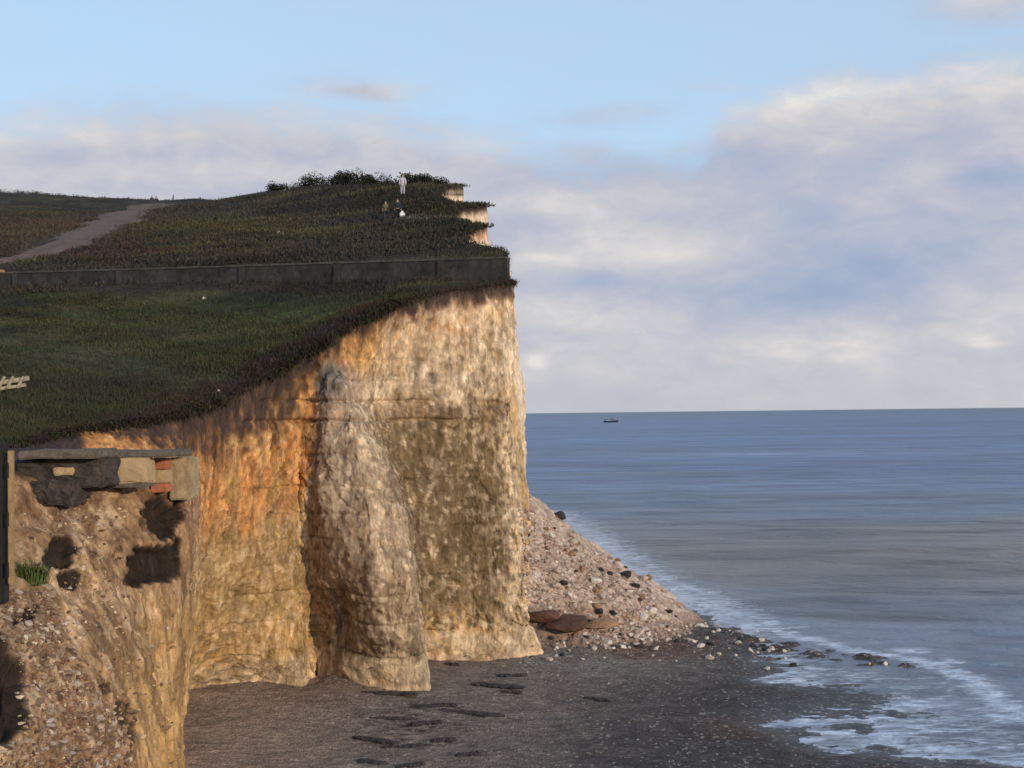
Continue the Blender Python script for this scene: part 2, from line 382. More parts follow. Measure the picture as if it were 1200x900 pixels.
# orange soil bed under the lip
botto = np.interp(PX, [90, 200, 240, 300, 360, 420, 470, 540, 600], [545, 585, 625, 620, 570, 440, 405, 380, 355])
ow = 1-sm(-18, 22, PY-botto+45*n_a+25*n_d)
lay(orange*1.05, ow*.95*(PX < 700)*(Uf < 17.2)); lay(gold*1.25, ow*sm(0, .5, n_b+.15)*.6)
lay(orange*.62, ow*sm(.12, .5, n_d)*.6); lay(orange*.72, ow*(1-sm(0, 45, PY-np.interp(PX, [95, 200, 330, 400], [510, 495, 440, 395])))*(PX < 420)*.6); lay(gold*1.05, (Uf > 6)*gs(PX, PY, 435, 425, 40, 55)*.7)
n_g_ = fbm(Pf, (.9, .9, 1.8), 3, 72.)
# headland: pale at the top, brown weathered lower down
head = sm(12.6, 13.8, Uf)*(1-sm(17.2, 18, Uf))
lay(pale*1.0, head*(1-sm(440, 500, PY))*(.55+.7*n_b)); lay(brown, head*sm(455, 500, PY)*(1-sm(690, 745, PY))*sm(-.20, .2, n_a+.5*n_b+.08)*(1-sm(575, 606, PX)*.75)*.9)
lay(pale, head*sm(-.05, .25, n_b)*sm(430, 480, PY)*.18); lay(brown*1.0, head*sm(490, 530, PY)*(1-sm(650, 740, PY))*(1-sm(570, 600, PX))*.85); lay(algae*1.5, head*(.5+n_a)*gs(PX, PY, 550, 512, 50, 22)*.9)
lay(gold*1.1, head*sm(700, 740, PY)*.5)
# fallen-away buttress: pink grey, dark cap
butt = sm(9.9, 10.9, Uf)*(1-sm(12.9, 13.6, Uf))*sm(425, 450, PY)
lay(pink, butt*(.42+.6*n_a)); lay(gold*.8, butt*sm(560, 720, PY)*(.35+.8*n_g_)*(1-sm(440, 490, PX))); lay(pale, butt*sm(.05, .4, n_b)*.6); lay(algae*.9, butt*sm(640, 720, PY)*(.6+n_a)); lay(algae*.9, rec*sm(-.05, .3, n_g_+.5*n_a)*.45)
lay(grey*.62, (Uf > 9.9)*(Uf < 13.2)*gs(PX, PY, 387, 446, 22, 24)*1.5); lay(brown*.8, butt*gs(PX, PY, 366, 520, 12, 55)*.9); lay(brown*.85, butt*gs(PX, PY, 385, 735, 24, 34))  # browns paint shade on the left flank and in the undercut
n_e = fbm(Pf, (.30, .30, .95), 4, 51.); n_f = fbm(Pf, (.16, .16, .42), 3, 61.); n_g = fbm(Pf, (.7, .7, 1.6), 3, 71.)
face = sm(6.0, 6.6, Uf)*(1-sm(17.5, 18, Uf))*(1-plinth)*sm(0, 30, PY-botto)
lay(brown*.95, face*sm(-.01, .15, n_e+.45*n_g-.02)*.80*(.60+.40*head*sm(455, 500, PY)+.1*butt)*(1-rec*.45))
lay(pale*1.05, face*sm(.12, .30, -n_e+.35*n_f+.25*n_g)*.5*(1-rec*.35)); lay(brown*.6, face*head*sm(480, 520, PY)*(1-sm(640, 720, PY))*sm(.10, .24, n_f+.5*n_e+.2*n_a)*.75)
lay(pale*1.1, butt*(Uf > 11)*gs(PX, PY, 430+0*PX, 600, 40, 150)*(.25+1.3*n_b)); lay(pale*1.15, head*sm(578, 604, PX)*(.5+n_b)); lay(pale*1.2, (Uf > 6)*gs(PX, PY, 445, 458, 13, 14)); lay(brown*.75, head*sm(.0, .1, cid4-.72)*gs(PX, PY, 530, 482, 70, 16)); lay(pale*1.1, head*sm(0, .1, cid4-.85)*.4); lay(brown*.7, face*sm(0, .08, cid5-.86)*.6*sm(420, 500, PY)*(1-rec*.5)); lay(pale*1.25, face*sm(0, .08, .13-cid5)*.55); lay(brown*.8, face*sm(0, .08, cid2-.88)*.45*(1-rec*.5)); lay(pale*1.2, face*sm(0, .08, .10-cid3)*.6); lay(brown, head*gs(PX, PY, 520, 480, 70, 9)*sm(.0, .12, n_f)*.8)  # paler right edge of the headland paints its sunlit side
lay(brown*.8, (Uf > 6.5)*gs(PX, PY, 500, 372, 7, 34)*.5*(n_d+.5)); lay(grey, (Uf > 12)*gs(PX, PY, 530, 445, 60, 18)*.45*(n_b+.6))
lay(pale*1.02, plinth*(.6+.8*n_b)*(1-dark)); fq = (1+.34*fc+.24*fb*(Uf > 5.6)+.08*fa)[:, None]; col = col*np.clip(fq, .62, 1.4)
crk = (1-sm(0, .05, f2-f1))*sm(-.05, .2, n_c)+.6*(1-sm(0, .06, h2-h1))*sm(0, .2, n_g); lay(brown*.55, crk*.55*sm(.08, .14, Vf)); lay(C(.15, .105, .052), head*sm(475, 500, PY+14*n_b)*(1-sm(700, 742, PY))*(1-sm(572, 602, PX+14*n_a))*.42); lay(C(.30, .225, .17), butt*.30*(1-plinth)); lay(C(.33, .20, .085), rec*sm(590, 640, PY)*(1-plinth)*.35); col = col*np.where(Uf < 17.8, .92, 1)[:, None]
# near crumbling section
earthy = C(.37, .225, .115)
nr = 1-sm(5.15, 5.75, Uf)
lay(earthy, nr*.85*sm(.16, .2, Vf)); lay(pink*.95, nr*sm(-.05, .4, n_b+.3*n_a)*.4*sm(.16, .2, Vf)); lay(brown, nr*sm(.0, .35, n_a-.2*n_b+.05)*.8*sm(.16, .2, Vf))
lay(pale*.9, nr*gs(PX, PY, 110, 606, 90, 18)*.8*sm(.16, .2, Vf)); lay(gold*1.25, sm(150, 175, PX)*sm(770, 810, PY)*(Uf < 6.3)*.8); lay(gold, sm(150, 185, PX)*sm(690, 720, PY)*(Uf < 6.3)*.5)
lay(C(.16, .075, .045), nr*gs(PX, PY, 90, 870, 45, 45)*.6)
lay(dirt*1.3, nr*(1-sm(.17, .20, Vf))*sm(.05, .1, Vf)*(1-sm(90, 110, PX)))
lay(brown*.75, nr*sm(.02, .2, n_e+.4*n_a)*.65*sm(.16, .2, Vf)); lay(pale*1.0, nr*sm(.1, .26, -n_e+.4*n_f)*.55*sm(.16, .2, Vf)); lay(C(.28, .13, .06), nr*gs(PX, PY, 160, 600, 50, 40)*sm(-.1, .2, n_b)*.6)
lay(C(.30, .165, .075), nr*sm(-.15, .25, n_c+.5*n_g)*.65*sm(.16, .2, Vf)); lay(gold*1.15, nr*sm(120, 200, PX)*sm(660, 800, PY)*.75); lay(C(.20, .12, .07), nr*.25*sm(.16, .2, Vf)); lay(C(.13, .075, .045), nr*sm(.16, .2, Vf)*gs(PX, PY, 60, 590, 130, 34)*sm(-.2, .15, n_b+.5*n_g)*.75); lay(C(.14, .08, .045), nr*sm(-.02, .25, n_g+.5*n_e)*.55*sm(.16, .2, Vf)); lay(C(.07, .042, .028), sm(.05, .45, dark)*.8); lay(C(.028, .019, .014), sm(.35, .95, dark+.15*n_g))  # last two layers paint the shade of the hollows over dark soil
far = sm(18.0, 18.6, Uf)
lay(C(.62, .5, .38), far*.9); lay(C(.55, .3, .18), far*gs(PX, PY, 565, 275, 30, 8)*.8); lay(dirt, far*gs(PX, PY, 540, 228, 20, 2.2)*.9)
# dark turf lip
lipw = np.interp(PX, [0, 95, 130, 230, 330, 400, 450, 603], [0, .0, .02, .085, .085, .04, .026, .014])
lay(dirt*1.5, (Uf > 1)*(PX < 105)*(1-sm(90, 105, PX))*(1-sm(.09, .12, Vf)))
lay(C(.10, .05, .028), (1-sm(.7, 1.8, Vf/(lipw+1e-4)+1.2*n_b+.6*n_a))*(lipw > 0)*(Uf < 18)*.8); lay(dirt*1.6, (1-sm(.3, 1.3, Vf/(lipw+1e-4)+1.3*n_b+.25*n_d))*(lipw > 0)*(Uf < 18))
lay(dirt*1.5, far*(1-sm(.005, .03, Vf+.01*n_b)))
col = np.clip(col, .004, .8)
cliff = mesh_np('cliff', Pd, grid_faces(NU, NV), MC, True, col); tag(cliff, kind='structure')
LIP = Pd.reshape(NU, NV, 3)[:, 0]
LIPC = col.reshape(NU, NV, 3)[:, 0]

# ------------------------------------------------------------------ clifftop
HC = [(-400,545,36),(-150,525,42),(-150,470,50),(-150,400,60),(20,518,42),(0,470,49),(60,480,49),(0,420,56),(100,430,56),(0,370,66),(120,372,66),(200,430,56),(250,400,60),(250,355,67),
      (350,390,60),(350,348,66),(420,355,63),(470,340,64),(530,334,65),(590,330,65.2),
      (0,340,75),(150,338,71),(300,335,68.5),(450,332,66.5),
      (0,312,81),(150,310,77),(300,306,74),(450,302,71.5),(560,298,69),
      (0,285,95),(100,282,95),(250,285,90),(400,280,85),(500,275,82),(540,284,75),
      (0,255,130),(120,255,130),(250,255,120),(380,250,108),(465,260,96),(540,250,90),
      (470,230,110),(520,235,100),
      (-300,232,190),(-100,228,200),(0,229,200),(60,232,200),(110,239,195),(180,239,190),(250,233,175),(0,243,160),(60,246,160),(120,250,160),(180,248,158),(250,243,145),(-100,240,160),(320,222,155),(380,216,140),(430,214,130),(470,216.5,122),(500,212.5,120),(535,217.5,118),
      (-800,300,120),(-900,400,70)]
hc = [P(*q) for q in HC]
for (x, y, z) in [(-20, 175, 33), (-60, 230, 38), (-120, 270, 38), (-200, 260, 42), (-20, 230, 26), (-60, 330, 22), (-160, 400, 22), (-60, 450, 6), (-260, 450, 15), (-400, 200, 40), (-380, 60, 22), (-300, 20, 14), (-100, 15, 10)]:
    hc.append(np.array([x, y, z]))
hc += [LIP[k] for k in range(0, NU, 45) if us[k] > 2]
hc = np.array(hc)
def rbf_fit(pts, vals):
    s = 100.0; q = pts/s; r = np.linalg.norm(q[:, None]-q[None], axis=2); A = r+1e-9; n = len(q)
    K = np.zeros((n+3, n+3)); K[:n, :n] = A+np.eye(n)*-.0003; K[:n, n] = 1; K[:n, n+1:] = q; K[n, :n] = 1; K[n+1:, :n] = q.T
    w = np.linalg.solve(K, np.append(vals, [0, 0, 0]))
    def f(xy):
        o = np.empty(len(xy))
        for a in range(0, len(xy), 20000):
            x = xy[a:a+20000]/s; rr = np.linalg.norm(x[:, None]-q[None], axis=2); o[a:a+20000] = rr@w[:n]+w[n]+x@w[n+1:]
        return o
    return f
HF = rbf_fit(hc[:, :2], hc[:, 2])
tt = np.concatenate([np.linspace(0, 4, 28), 4+np.cumsum(np.linspace(.2, 2.6, 165))]); tt = np.append(tt, [270, 330, 420]); NT_ = len(tt)
dirn = np.array([-.8, .6])
xy = SML[:, None, :2]+tt[None, :, None]*dirn+(LIP-SML)[:, None, :2]*np.exp(-tt/1.2)[None, :, None]
xyf = xy.reshape(-1, 2); Tf = np.tile(tt, NU)
hz = HF(xyf); p3 = np.column_stack([xyf, np.zeros(len(xyf))])
hz = hz+(.22*fbm(p3, (6, 6, 1), 3)+.10*fbm(p3, (1.5, 1.5, 1), 3, 4.0)+.05*fbm(p3, (.5, .5, 1), 2, 8.0))*sm(0, 3, Tf)
lz = np.repeat(LIP[:, 2], NT_); w = sm(0, 5, Tf)
# turf droops over the lip : dark bank below the grass
z = lz*(1-w)+hz*w
pl = np.column_stack([xyf, z]); gx, gy = proj(pl)
na = fbm(pl, (5, 5, 5), 4, 2.0); nb = fbm(pl, (1.2, 1.2, 1.2), 4, 7.0)
col = np.tile(C(.043, .039, .033), (len(pl), 1))
lay(C(.033, .040, .019), sm(338, 352, gy)*(.8+.7*na)); lay(C(.055, .060, .030), sm(338, 352, gy)*sm(0, .4, nb+na)*.7)
lay(C(.062, .055, .03), (1-sm(325, 335, gy))*gs(gx, gy, 260, 268, 110, 14)*(1+nb)); lay(C(.062, .050, .026), (1-sm(300, 325, gy))*gs(gx, gy, 20, 265, 110, 12)*(1+nb))
lay(C(.058, .034, .024), gs(gx, gy, 120, 292, 130, 13)*(.6+nb)); lay(C(.065, .045, .036), gs(gx, gy, 20, 258, 100, 10)*.6)
lay(C(.075, .055, .05), gs(gx, gy, 60, 275, 90, 14)*.5)
lay(C(.024, .022, .018), gs(gx, gy, 420, 235, 130, 16)*.75); lay(C(.020, .026, .014), gs(gx, gy, 540, 250, 60, 20)*.7)
lay(C(.11, .105, .095), gs(gx, gy, 495, 257, 28, 2.2)*.8)
lay(C(.085, .045, .03), gs(gx, gy, 82, 365, 18, 9)*.5)
lay(C(.05, .034, .026), sm(-.1, .4, na-nb)*.45)
lay(C(.022, .021, .018), sm(.02, .3, fbm(pl, (7, 3, 3), 4, 77.))*.6); lay(C(.085, .078, .042), sm(.05, .35, fbm(pl, (9, 3.5, 3), 5, 99.))*.55); lay(C(.05, .068, .025), sm(338, 360, gy)*sm(.08, .35, fbm(pl, (6, 2, 2), 4, 111.))*.6); lay(C(.085, .078, .045), sm(338, 360, gy)*gs(gx, gy, 60, 415, 260, 30)*sm(-.1, .3, fbm(pl, (5, 1.5, 2), 4, 88.))*.5); lay(C(.045, .036, .03), gs(gx, gy, 60, 455, 120, 25)*.6)
edge = np.interp(gx, [0, 60, 95, 150, 250, 350, 450, 603], [.5, 1, 2.2, 3.2, 3.0, 2.6, 2.2, 1.2])
lay(dirt*1.25, (1-sm(.55, 1.1, Tf/edge+.6*nb))*(np.repeat(us, NT_) < 18)*.95)
col = np.clip(col, .006, .5)*1.18
plateau = mesh_np('hillside', pl, grid_faces(NU, NT_, True), MT, True, col); tag(plateau, kind='structure')
bv_top = bvh_of(plateau)
plcol = col.copy()

# ------------------------------------------------------------------ beach
SEA = -0.4
bc = []
for (px, py, d) in [(213,955,37.5),(210,872,46.5),(215,806,54),(298,796,55),(356,804,54.8),(370,788,56.4),(390,790,54.9),(455,806,54),(499,808,54.2),(493,770,60.5),(555,776,60.5),(634,766,61),(618,755,64)]:
    bc.append(P(px, py, d))
for (px, py) in [(815,716),(860,738),(905,772),(905,795),(905,848),(960,872),(1080,884),(1200,900),(1300,915)]:
    q = on_plane(px, py, SEA); bc.append(q)
for (px, py) in [(960, 822), (1010, 818)]:
    q = on_plane(px, py, SEA+.06); bc.append(q)
for (px, py) in [(420, 860), (560, 840), (640, 800), (720, 800), (760, 840), (700, 890), (500, 900), (300, 880), (820, 890)]:
    q = on_plane(px, py, -.05); bc.append(q)
for q in [(28, 70, -1.5), (20, 85, -2), (40, 50, -2), (60, 40, -3), (30, 30, -1.0), (14, 95, -2), (15, 20, .0), (-5, 15, .6), (40, 15, -1.2), (8, 90, -1), (8, 110, -1.4), (-6, 30, .5), (2, 80, .2), (0, 100, .2), (-8, 130, .1), (5, 140, -1), (20, 57, -.62), (24, 48, -.75),
          (-14, 180, .1), (0, 200, -1), (-18, 260, 0), (40, 200, -4), (40, 280, -4), (0, 280, -1)]: bc.append(np.array(q, dtype=float))
bc = np.array(bc); BF = rbf_fit(bc[:, :2], bc[:, 2])
bx = np.concatenate([np.arange(-16, -12, .3), np.arange(-12, 24, .11), np.arange(24, 50, .7)]); by = np.concatenate([np.arange(14, 36, .3), np.arange(36, 78, .11), 78+np.cumsum(np.linspace(.15, 3.6, 105))])
gxx, gyy = np.meshgrid(bx, by, indexing='ij'); bxy = np.column_stack([gxx.ravel(), gyy.ravel()])
bz = BF(bxy); p3 = np.column_stack([bxy, np.zeros(len(bxy))])
bz = bz+.10*fbm(p3, (3, 2, 1), 3, 1.0)+.06*fbm(p3, (.8, .5, 1), 3, 2.0)+.025*fbm(p3, (.25, .2, 1), 2, 3.0)
qx, qy = proj(np.column_stack([bxy, bz])); ok = bxy[:, 1] > 5
# the rocky spit that runs out to the right along the wash
sp = np.array([on_plane(a, b, SEA)[:2] for a, b in [(700, 752), (800, 738), (870, 753), (930, 764), (1000, 772), (1060, 779)]])
def seg_dist(xy, pts):
    d = np.full(len(xy), 1e9); tpar = np.zeros(len(xy))
    for k in range(len(pts)-1):
        a, b = pts[k], pts[k+1]; ab = b-a; t = np.clip(((xy-a)@ab)/(ab@ab), 0, 1); dd = np.linalg.norm(xy-(a+t[:, None]*ab), axis=1)
        n = dd < d; d = np.where(n, dd, d); tpar = np.where(n, (k+t)/(len(pts)-1), tpar)
    return d, tpar
sd, stp = seg_dist(bxy, sp)
nzs = fbm(p3, (1.2, .8, 1), 3, 15.)
bz = np.where(sd < 5, np.maximum(bz, SEA+.15-.22*stp+.45*nzs-.22*np.maximum(sd-(.5+1.0*(1-stp)), 0)), bz)
pb = np.column_stack([bxy, bz]); qx, qy = proj(pb)
m1 = fbm(pb, (2.2, 1.4, 1), 4, 8.); m2 = fbm(pb, (.6, .35, 1), 4, 12.)
col = np.tile(C(.19, .15, .13), (len(pb), 1))
lay(C(.30, .22, .175), (1-sm(300, 500, qx))*.8)
lay(C(.050, .046, .052), sm(560, 820, qx+90*m1+.9*(qy-840))*.85); lay(C(.20, .18, .165), gs(qx, qy, 700, 778, 130, 16)*(.8+1.6*m2))
lay(C(.13, .065, .042), gs(qx, qy, 760, 762, 70, 12)*.8); lay(C(.11, .06, .04), gs(qx, qy, 880, 852, 60, 12)*.7)
lay(C(.03, .026, .028), gs(qx, qy, 480, 850, 70, 32)*sm(.0, .3, m2)*.9)
lay(C(.22, .185, .15), gs(qx, qy, 250, 720, 60, 120)*sm(.15, .4, m2)*.6)
wet = np.clip(1-(bz-SEA)/.16, 0, 1)*.9
lay(C(.035, .033, .036), wet*.7); col = np.clip(col, .01, .6)
beach = mesh_np('beach', pb, grid_faces(len(bx), len(by)), MB_, True, col, attrs={'wet': wet}); tag(beach, kind='structure')

# ------------------------------------------------------------------ sea
ry = np.concatenate([np.arange(18, 36, .6), 36*np.exp(np.linspace(0, math.log(60000/36), 720))])
an = np.tan(np.linspace(math.radians(-8), math.radians(30), 560)); an = np.concatenate([np.tan(np.radians(np.linspace(-75, -9, 14))), an, np.tan(np.radians(np.linspace(31, 80, 30)))])
yy, aa = np.meshgrid(ry, an, indexing='ij'); sx = (yy*aa).ravel(); sy = yy.ravel(); p3 = np.column_stack([sx, sy, np.zeros(len(sx))])
amp = np.clip(1-sm(70, 900, sy), 0, 1)
wz = .10*fbm(p3, (9, 2.6, 1), 3, 1.)*sm(45, 80, sy)+.035*fbm(p3, (1.8, .7, 1), 3, 5.)
swell = np.sin((sy+2.2*fbm(p3, (30, 20, 1), 2, 2.)*3)/2.2)*.05*sm(70, 100, sy)
for y0, a_w, wdt in [(66, .16, .9), (72.5, .12, .8), (84, .16, 1.3), (101, .18, 1.6), (127, .2, 2.2), (170, .25, 3.0)]:      # swells running in
    ms = (sy < 200) & (sx > 0); q3 = p3[ms]; cyw = y0+1.6*fbm(q3, (22, 200, 1), 2, y0)*3-.12*(sx[ms]-25); wz[ms] += a_w*np.exp(-((sy[ms]-cyw)/wdt)**2)*sm(12, 20, sx[ms])*sm(-.3, .2, fbm(q3, (14, 300, 1), 2, y0+5.))
wz = (wz+swell)*amp+.25*fbm(p3, (60, 14, 1), 3, 9.)*sm(150, 300, sy)*(1-sm(1500, 5000, sy))
sz = SEA+wz
bdepth = np.where((sx > -16) & (sx < 50) & (sy < 285), SEA-BF(np.column_stack([sx, sy])), 9)
hx, hy = proj(np.column_stack([sx, sy, np.full(len(sx), SEA)]))
f1n = fbm(p3, (5, 1.6, 1), 4, 3.); f2n = fbm(p3, (1.5, .6, 1), 4, 13.)
foam = .55*np.exp(-(np.maximum(bdepth, 0)/.20)**1.2)+.15
shore = np.array([on_plane(a, b, SEA)[:2] for a, b in [(640, 600), (700, 640), (760, 682), (830, 712), (900, 738), (1000, 762), (1080, 775), (1150, 800), (1180, 830), (1220, 850)]])
shd, shp = seg_dist(np.column_stack([sx, sy]), shore)
foam = np.maximum(foam, .78*np.exp(-(shd/(1.3+4.2*(shp < .45)*(1-shp)))**2))
for cx, cy, a, b, k in [(1170, 840, 60, 26, .7), (1150, 808, 40, 16, .75), (1030, 860, 130, 12, .72), (1000, 790, 90, 7, .62), (1120, 875, 90, 12, .7), (1000, 700, 120, 8, .18), (1150, 722, 90, 3, .42), (1100, 690, 80, 5, .25), (850, 532, 260, 2.0, .55), (1050, 527, 200, 1.8, .50), (900, 566, 200, 2.6, .34), (1100, 640, 140, 2.5, .36), (820, 610, 120, 2.5, .3), (1100, 600, 150, 2, .2), (760, 680, 60, 10, .3), (1070, 762, 45, 6, .85), (1010, 752, 40, 5, .6), (1115, 775, 30, 6, .8), (960, 745, 60, 5, .6), (940, 845, 40, 12, .8)]:
    foam = np.maximum(foam, k*gs(hx, hy, cx, cy, a, b))
for y0, wdt, k_f in [(60, .5, .72), (66, .35, .5), (84, .5, .36), (101, .6, .3)]:
    cyw = y0+1.6*fbm(q3, (22, 200, 1), 2, y0)*3-.12*(sx[ms]-25); foam[ms] = np.maximum(foam[ms], k_f*np.exp(-((sy[ms]-cyw+.3)/wdt)**2)*sm(13, 20, sx[ms])*sm(-.12, .15, fbm(q3, (7, 300, 1), 3, y0+9.)))
foam = foam*(1-.6*gs(hx, hy, 1000, 812, 70, 8)); foam = np.where(sy > 400, foam*.9, foam)
mid = fbm(p3, (60, 18, 1), 3, 23.)
deep = C(.040, .090, .20); turb = C(.125, .104, .088); shal = C(.14, .16, .21)
col = np.tile(deep, (len(sx), 1))
bd = hy+.0117*(hx-600)
lay(C(.072, .112, .19), sm(540, 590, bd+20*mid)); lay(turb, sm(585, 640, bd+30*mid)*(1-.9*sm(665, 760, bd+30*f1n))*.95); lay(shal, sm(700, 760, bd)*.8)
lay(C(.17, .2, .27), foam*.4); lay(C(.05, .047, .048), .85*gs(hx, hy, 1040, 724, 110, 5)+.85*gs(hx, hy, 1000, 583, 190, 3)+.6*gs(hx, hy, 780, 556, 120, 2.5)+.5*gs(hx, hy, 1000, 655, 200, 4)); lay(C(.12, .17, .27), .7*gs(hx, hy, 900, 531, 300, 4)+.5*gs(hx, hy, 1050, 566, 160, 4)+.5*gs(hx, hy, 1080, 597, 200, 4)); 
lay(C(.03, .055, .085), 1-sm(480, 496, bd))
sea = mesh_np('sea', np.column_stack([sx, sy, sz]), grid_faces(len(ry), len(an), True), MS, True, np.clip(col, .01, .6), attrs={'foam': foam}); tag(sea, kind='structure')

# ------------------------------------------------------------------ rock fall fan
gx_ = np.arange(-6, 13, .12); gy_ = np.arange(60, 92, .12); a_, b_ = np.meshgrid(gx_, gy_, indexing='ij'); txy = np.column_stack([a_.ravel(), b_.ravel()])
p3 = np.column_stack([txy, np.zeros(len(txy))])
rr = np.sqrt((txy[:, 0]+3)**2+((txy[:, 1]-74.5)/np.where(txy[:, 1] < 74.5, 1.05, 1.3)*1.0)**2)
tz = 9.3-.77*rr+.35*np.exp(-((rr-12)/2.5)**2)
wf1, wf2, wc = worley(p3+fbm(p3, (1, 1, 1), 2)[:, None]*.3, (1.1, 1.1, 1)); vf1, vf2, vc_ = worley(p3, (.45, .45, 1))
tz = tz+.75*fbm(p3, (2.6, 2.6, 1), 4, 4.)+.30*(wc-.5)*sm(0, .25, wf2-wf1)+.18*(vc_-.5)*sm(0, .3, vf2-vf1)+.06*fbm(p3, (.3, .3, 1), 2, 1.)
tb = BF(txy); tz = np.maximum(tz, tb-.4)
pt = np.column_stack([txy, tz]); n1 = fbm(pt, (1.2, 1.2, 1.2), 4, 5.); n2 = fbm(pt, (.4, .4, .4), 3, 9.)
col = np.tile(C(.36, .275, .225), (len(pt), 1)); lay(C(.55, .45, .38), sm(0, .35, n2+.3*n1)*.7); lay(C(.27, .16, .11), sm(.05, .4, n1)*.7); lay(C(.2, .14, .11), sm(.15, .5, -n1+.5*n2)*.6)
ux, uy = proj(pt); lay(C(.22, .105, .06), gs(ux, uy, 680, 728, 70, 16)*.75); lay(C(.03, .025, .022), gs(ux, uy, 630, 728, 14, 16)*.8)  # reddish brown foot; near-black spot paints the shade of the hollow
lay(C(.14, .09, .075), sm(.9, .1, tz-tb)*.7)
talus = mesh_np('rockfall_slope', pt, grid_faces(len(gx_), len(gy_)), MC, False, np.clip(col, .02, .7)); tag(talus, kind='structure')
bv_all = bvh_of(cliff, plateau, beach, talus)

# ------------------------------------------------------------------ retaining wall on the slope
wl = []
for px in np.linspace(-60, 594, 60):
    top = np.interp(px, [-60, 60, 200, 400, 594], [322, 318, 313, 306, 300]); h_ = hit(bv_top, px, np.interp(px, [-60, 300, 594], [341, 336, 331]))[0]
    wl.append((px, h_))
base = np.array([w_[1] for w_ in wl]); 
base[:, 1] = np.interp(base[:, 0], [base[0, 0], base[-1, 0]], [76.5, 64.6]); 
top_pt = np.array([P(w_[0], np.interp(w_[0], [-60, 60, 200, 400, 594], [321, 317, 313, 306.5, 300.5]), base[k, 1]) for k, w_ in enumerate(wl)])
dv_ = base[-1]-base[0]; dv_[2] = 0; dv_ /= np.linalg.norm(dv_); nrm = np.array([dv_[1], -dv_[0], 0])
def strip_solid(name, tops, zlow, thick, mat, parent, proud=0, jitter=0.0):
    V = []; n = len(tops)
    for k in range(n):
        t_ = tops[k]; o = nrm*proud; j = jitter*math.sin(k*1.7)*random.random()
        V += [t_+o+(0, 0, j), np.array([t_[0], t_[1], zlow[k]])+o, np.array([t_[0], t_[1], zlow[k]])-nrm*thick-o, t_-nrm*thick-o+(0, 0, j)]
    Fq = []
    for k in range(n-1):
        a = 4*k; b = a+4
        for i in range(4): Fq.append([a+i, a+(i+1) % 4, b+(i+1) % 4, b+i])
    Fq += [[3, 2, 1, 0], [4*n-4, 4*n-3, 4*n-2, 4*n-1]]
    return mesh_np(name, V, Fq, mat, False, parent=parent)
wall = empty('retaining_wall', tuple(np.array([0, 0, 0])))
tag(wall, 'long low grey concrete retaining wall crossing the hillside to the cliff edge', 'wall')
body_t = top_pt.copy(); body_t[:, 2] -= .10
strip_solid('wall_body', body_t, top_pt[:, 2]-3.2, .35, M_WALL, wall)
strip_solid('coping', top_pt+np.random.default_rng(2).normal(0, .012, (60, 1))*[[0, 0, 1]], top_pt[:, 2]-.098, .39, M_CAP, wall, .05)
for k in (7, 18, 31, 41, 52):
    c = body_t[k]; V = []
    for dz in (-.04, -2.4):
        for s, o in ((-.16, 0), (.16, 0), (.16, .07 if dz > -1 else .12), (-.16, .07 if dz > -1 else .12)): V.append(c+dv_*s+nrm*o+(0, 0, dz))
    mesh_np('buttress', V, [[0, 1, 2, 3], [7, 6, 5, 4], [0, 4, 5, 1], [1, 5, 6, 2], [2, 6, 7, 3], [3, 7, 4, 0]], M_WALL, False, parent=wall)

# ------------------------------------------------------------------ path
pp = [(-40, 318), (0, 306), (40, 300), (70, 290), (100, 274), (130, 262), (150, 250), (168, 243), (184, 239)]
pc = np.array([hit(bv_top, a, b)[0] for a, b in pp]); wid = [2.6, 2.6, 2.8, 3.0, 3.8, 4.4, 4.8, 5.2, 5.8]
kk = np.linspace(0, len(pp)-1, 220); cx_ = np.stack([np.interp(kk, range(len(pp)), pc[:, i]) for i in range(2)], 1); cx_ = smooth_axis(cx_, ker, 0); ww = np.interp(kk, range(len(pp)), wid)
tg = np.gradient(cx_, axis=0); tg /= np.linalg.norm(tg, axis=1)[:, None]; nn = np.column_stack([-tg[:, 1], tg[:, 0]])
PV = []; W = 24; PN = fbm(np.array([[i*.16, 5.*k, .5] for i in range(220) for k in (0, 1)]), (1, 1, 1), 4).reshape(220, 2)*1.6
for i in range(len(kk)):
    for j in range(W):
        s = (j/(W-1)-.5)*2; e = 1+.55*PN[i, int(s > 0)]
        q = cx_[i]+nn[i]*s*ww[i]*.5*e; l = drop(bv_top, q[0], q[1]); PV.append((q[0], q[1], (l.z if l else 0)+.05-.06*abs(s)**4))
path = mesh_np('path', PV, grid_faces(len(kk), W), M_PATH, True); tag(path, kind='structure')

# ------------------------------------------------------------------ grass tufts on the top (uncountable)
def blades(name, pts, cols, hmin, hmax, nb, spread, mat, bw=.02):
    n = len(pts); k = nb; b = np.repeat(pts, k, 0)+np.column_stack([rng.normal(0, spread, (n*k, 2)), np.zeros(n*k)])
    a = rng.uniform(0, 2*math.pi, n*k); h = rng.uniform(hmin, hmax, n*k); lean = rng.normal(0, .35, (n*k, 2))*h[:, None]
    w_ = np.column_stack([np.cos(a), np.sin(a), np.zeros(n*k)])*(bw*rng.uniform(.6, 1.5, n*k))[:, None]
    tip = b+np.column_stack([lean, h]); V = np.stack([b-w_, b+w_, tip], 1).reshape(-1, 3); V[:, 2] -= 0
    c = np.repeat(np.repeat(cols, k, 0)*rng.uniform(.75, 1.3, (n*k, 1))*rng.uniform(.94, 1.06, (n*k, 3)), 3, 0)
    return mesh_np(name, V, np.arange(len(V)).reshape(-1, 3), mat, False, np.clip(c, .006, .5))
gpx, gpy = proj(pl); vis = (gpx > -80) & (gpx < 620) & (gpy > 200) & (gpy < 560) & (Tf > .05)
dep = pl[:, 1]
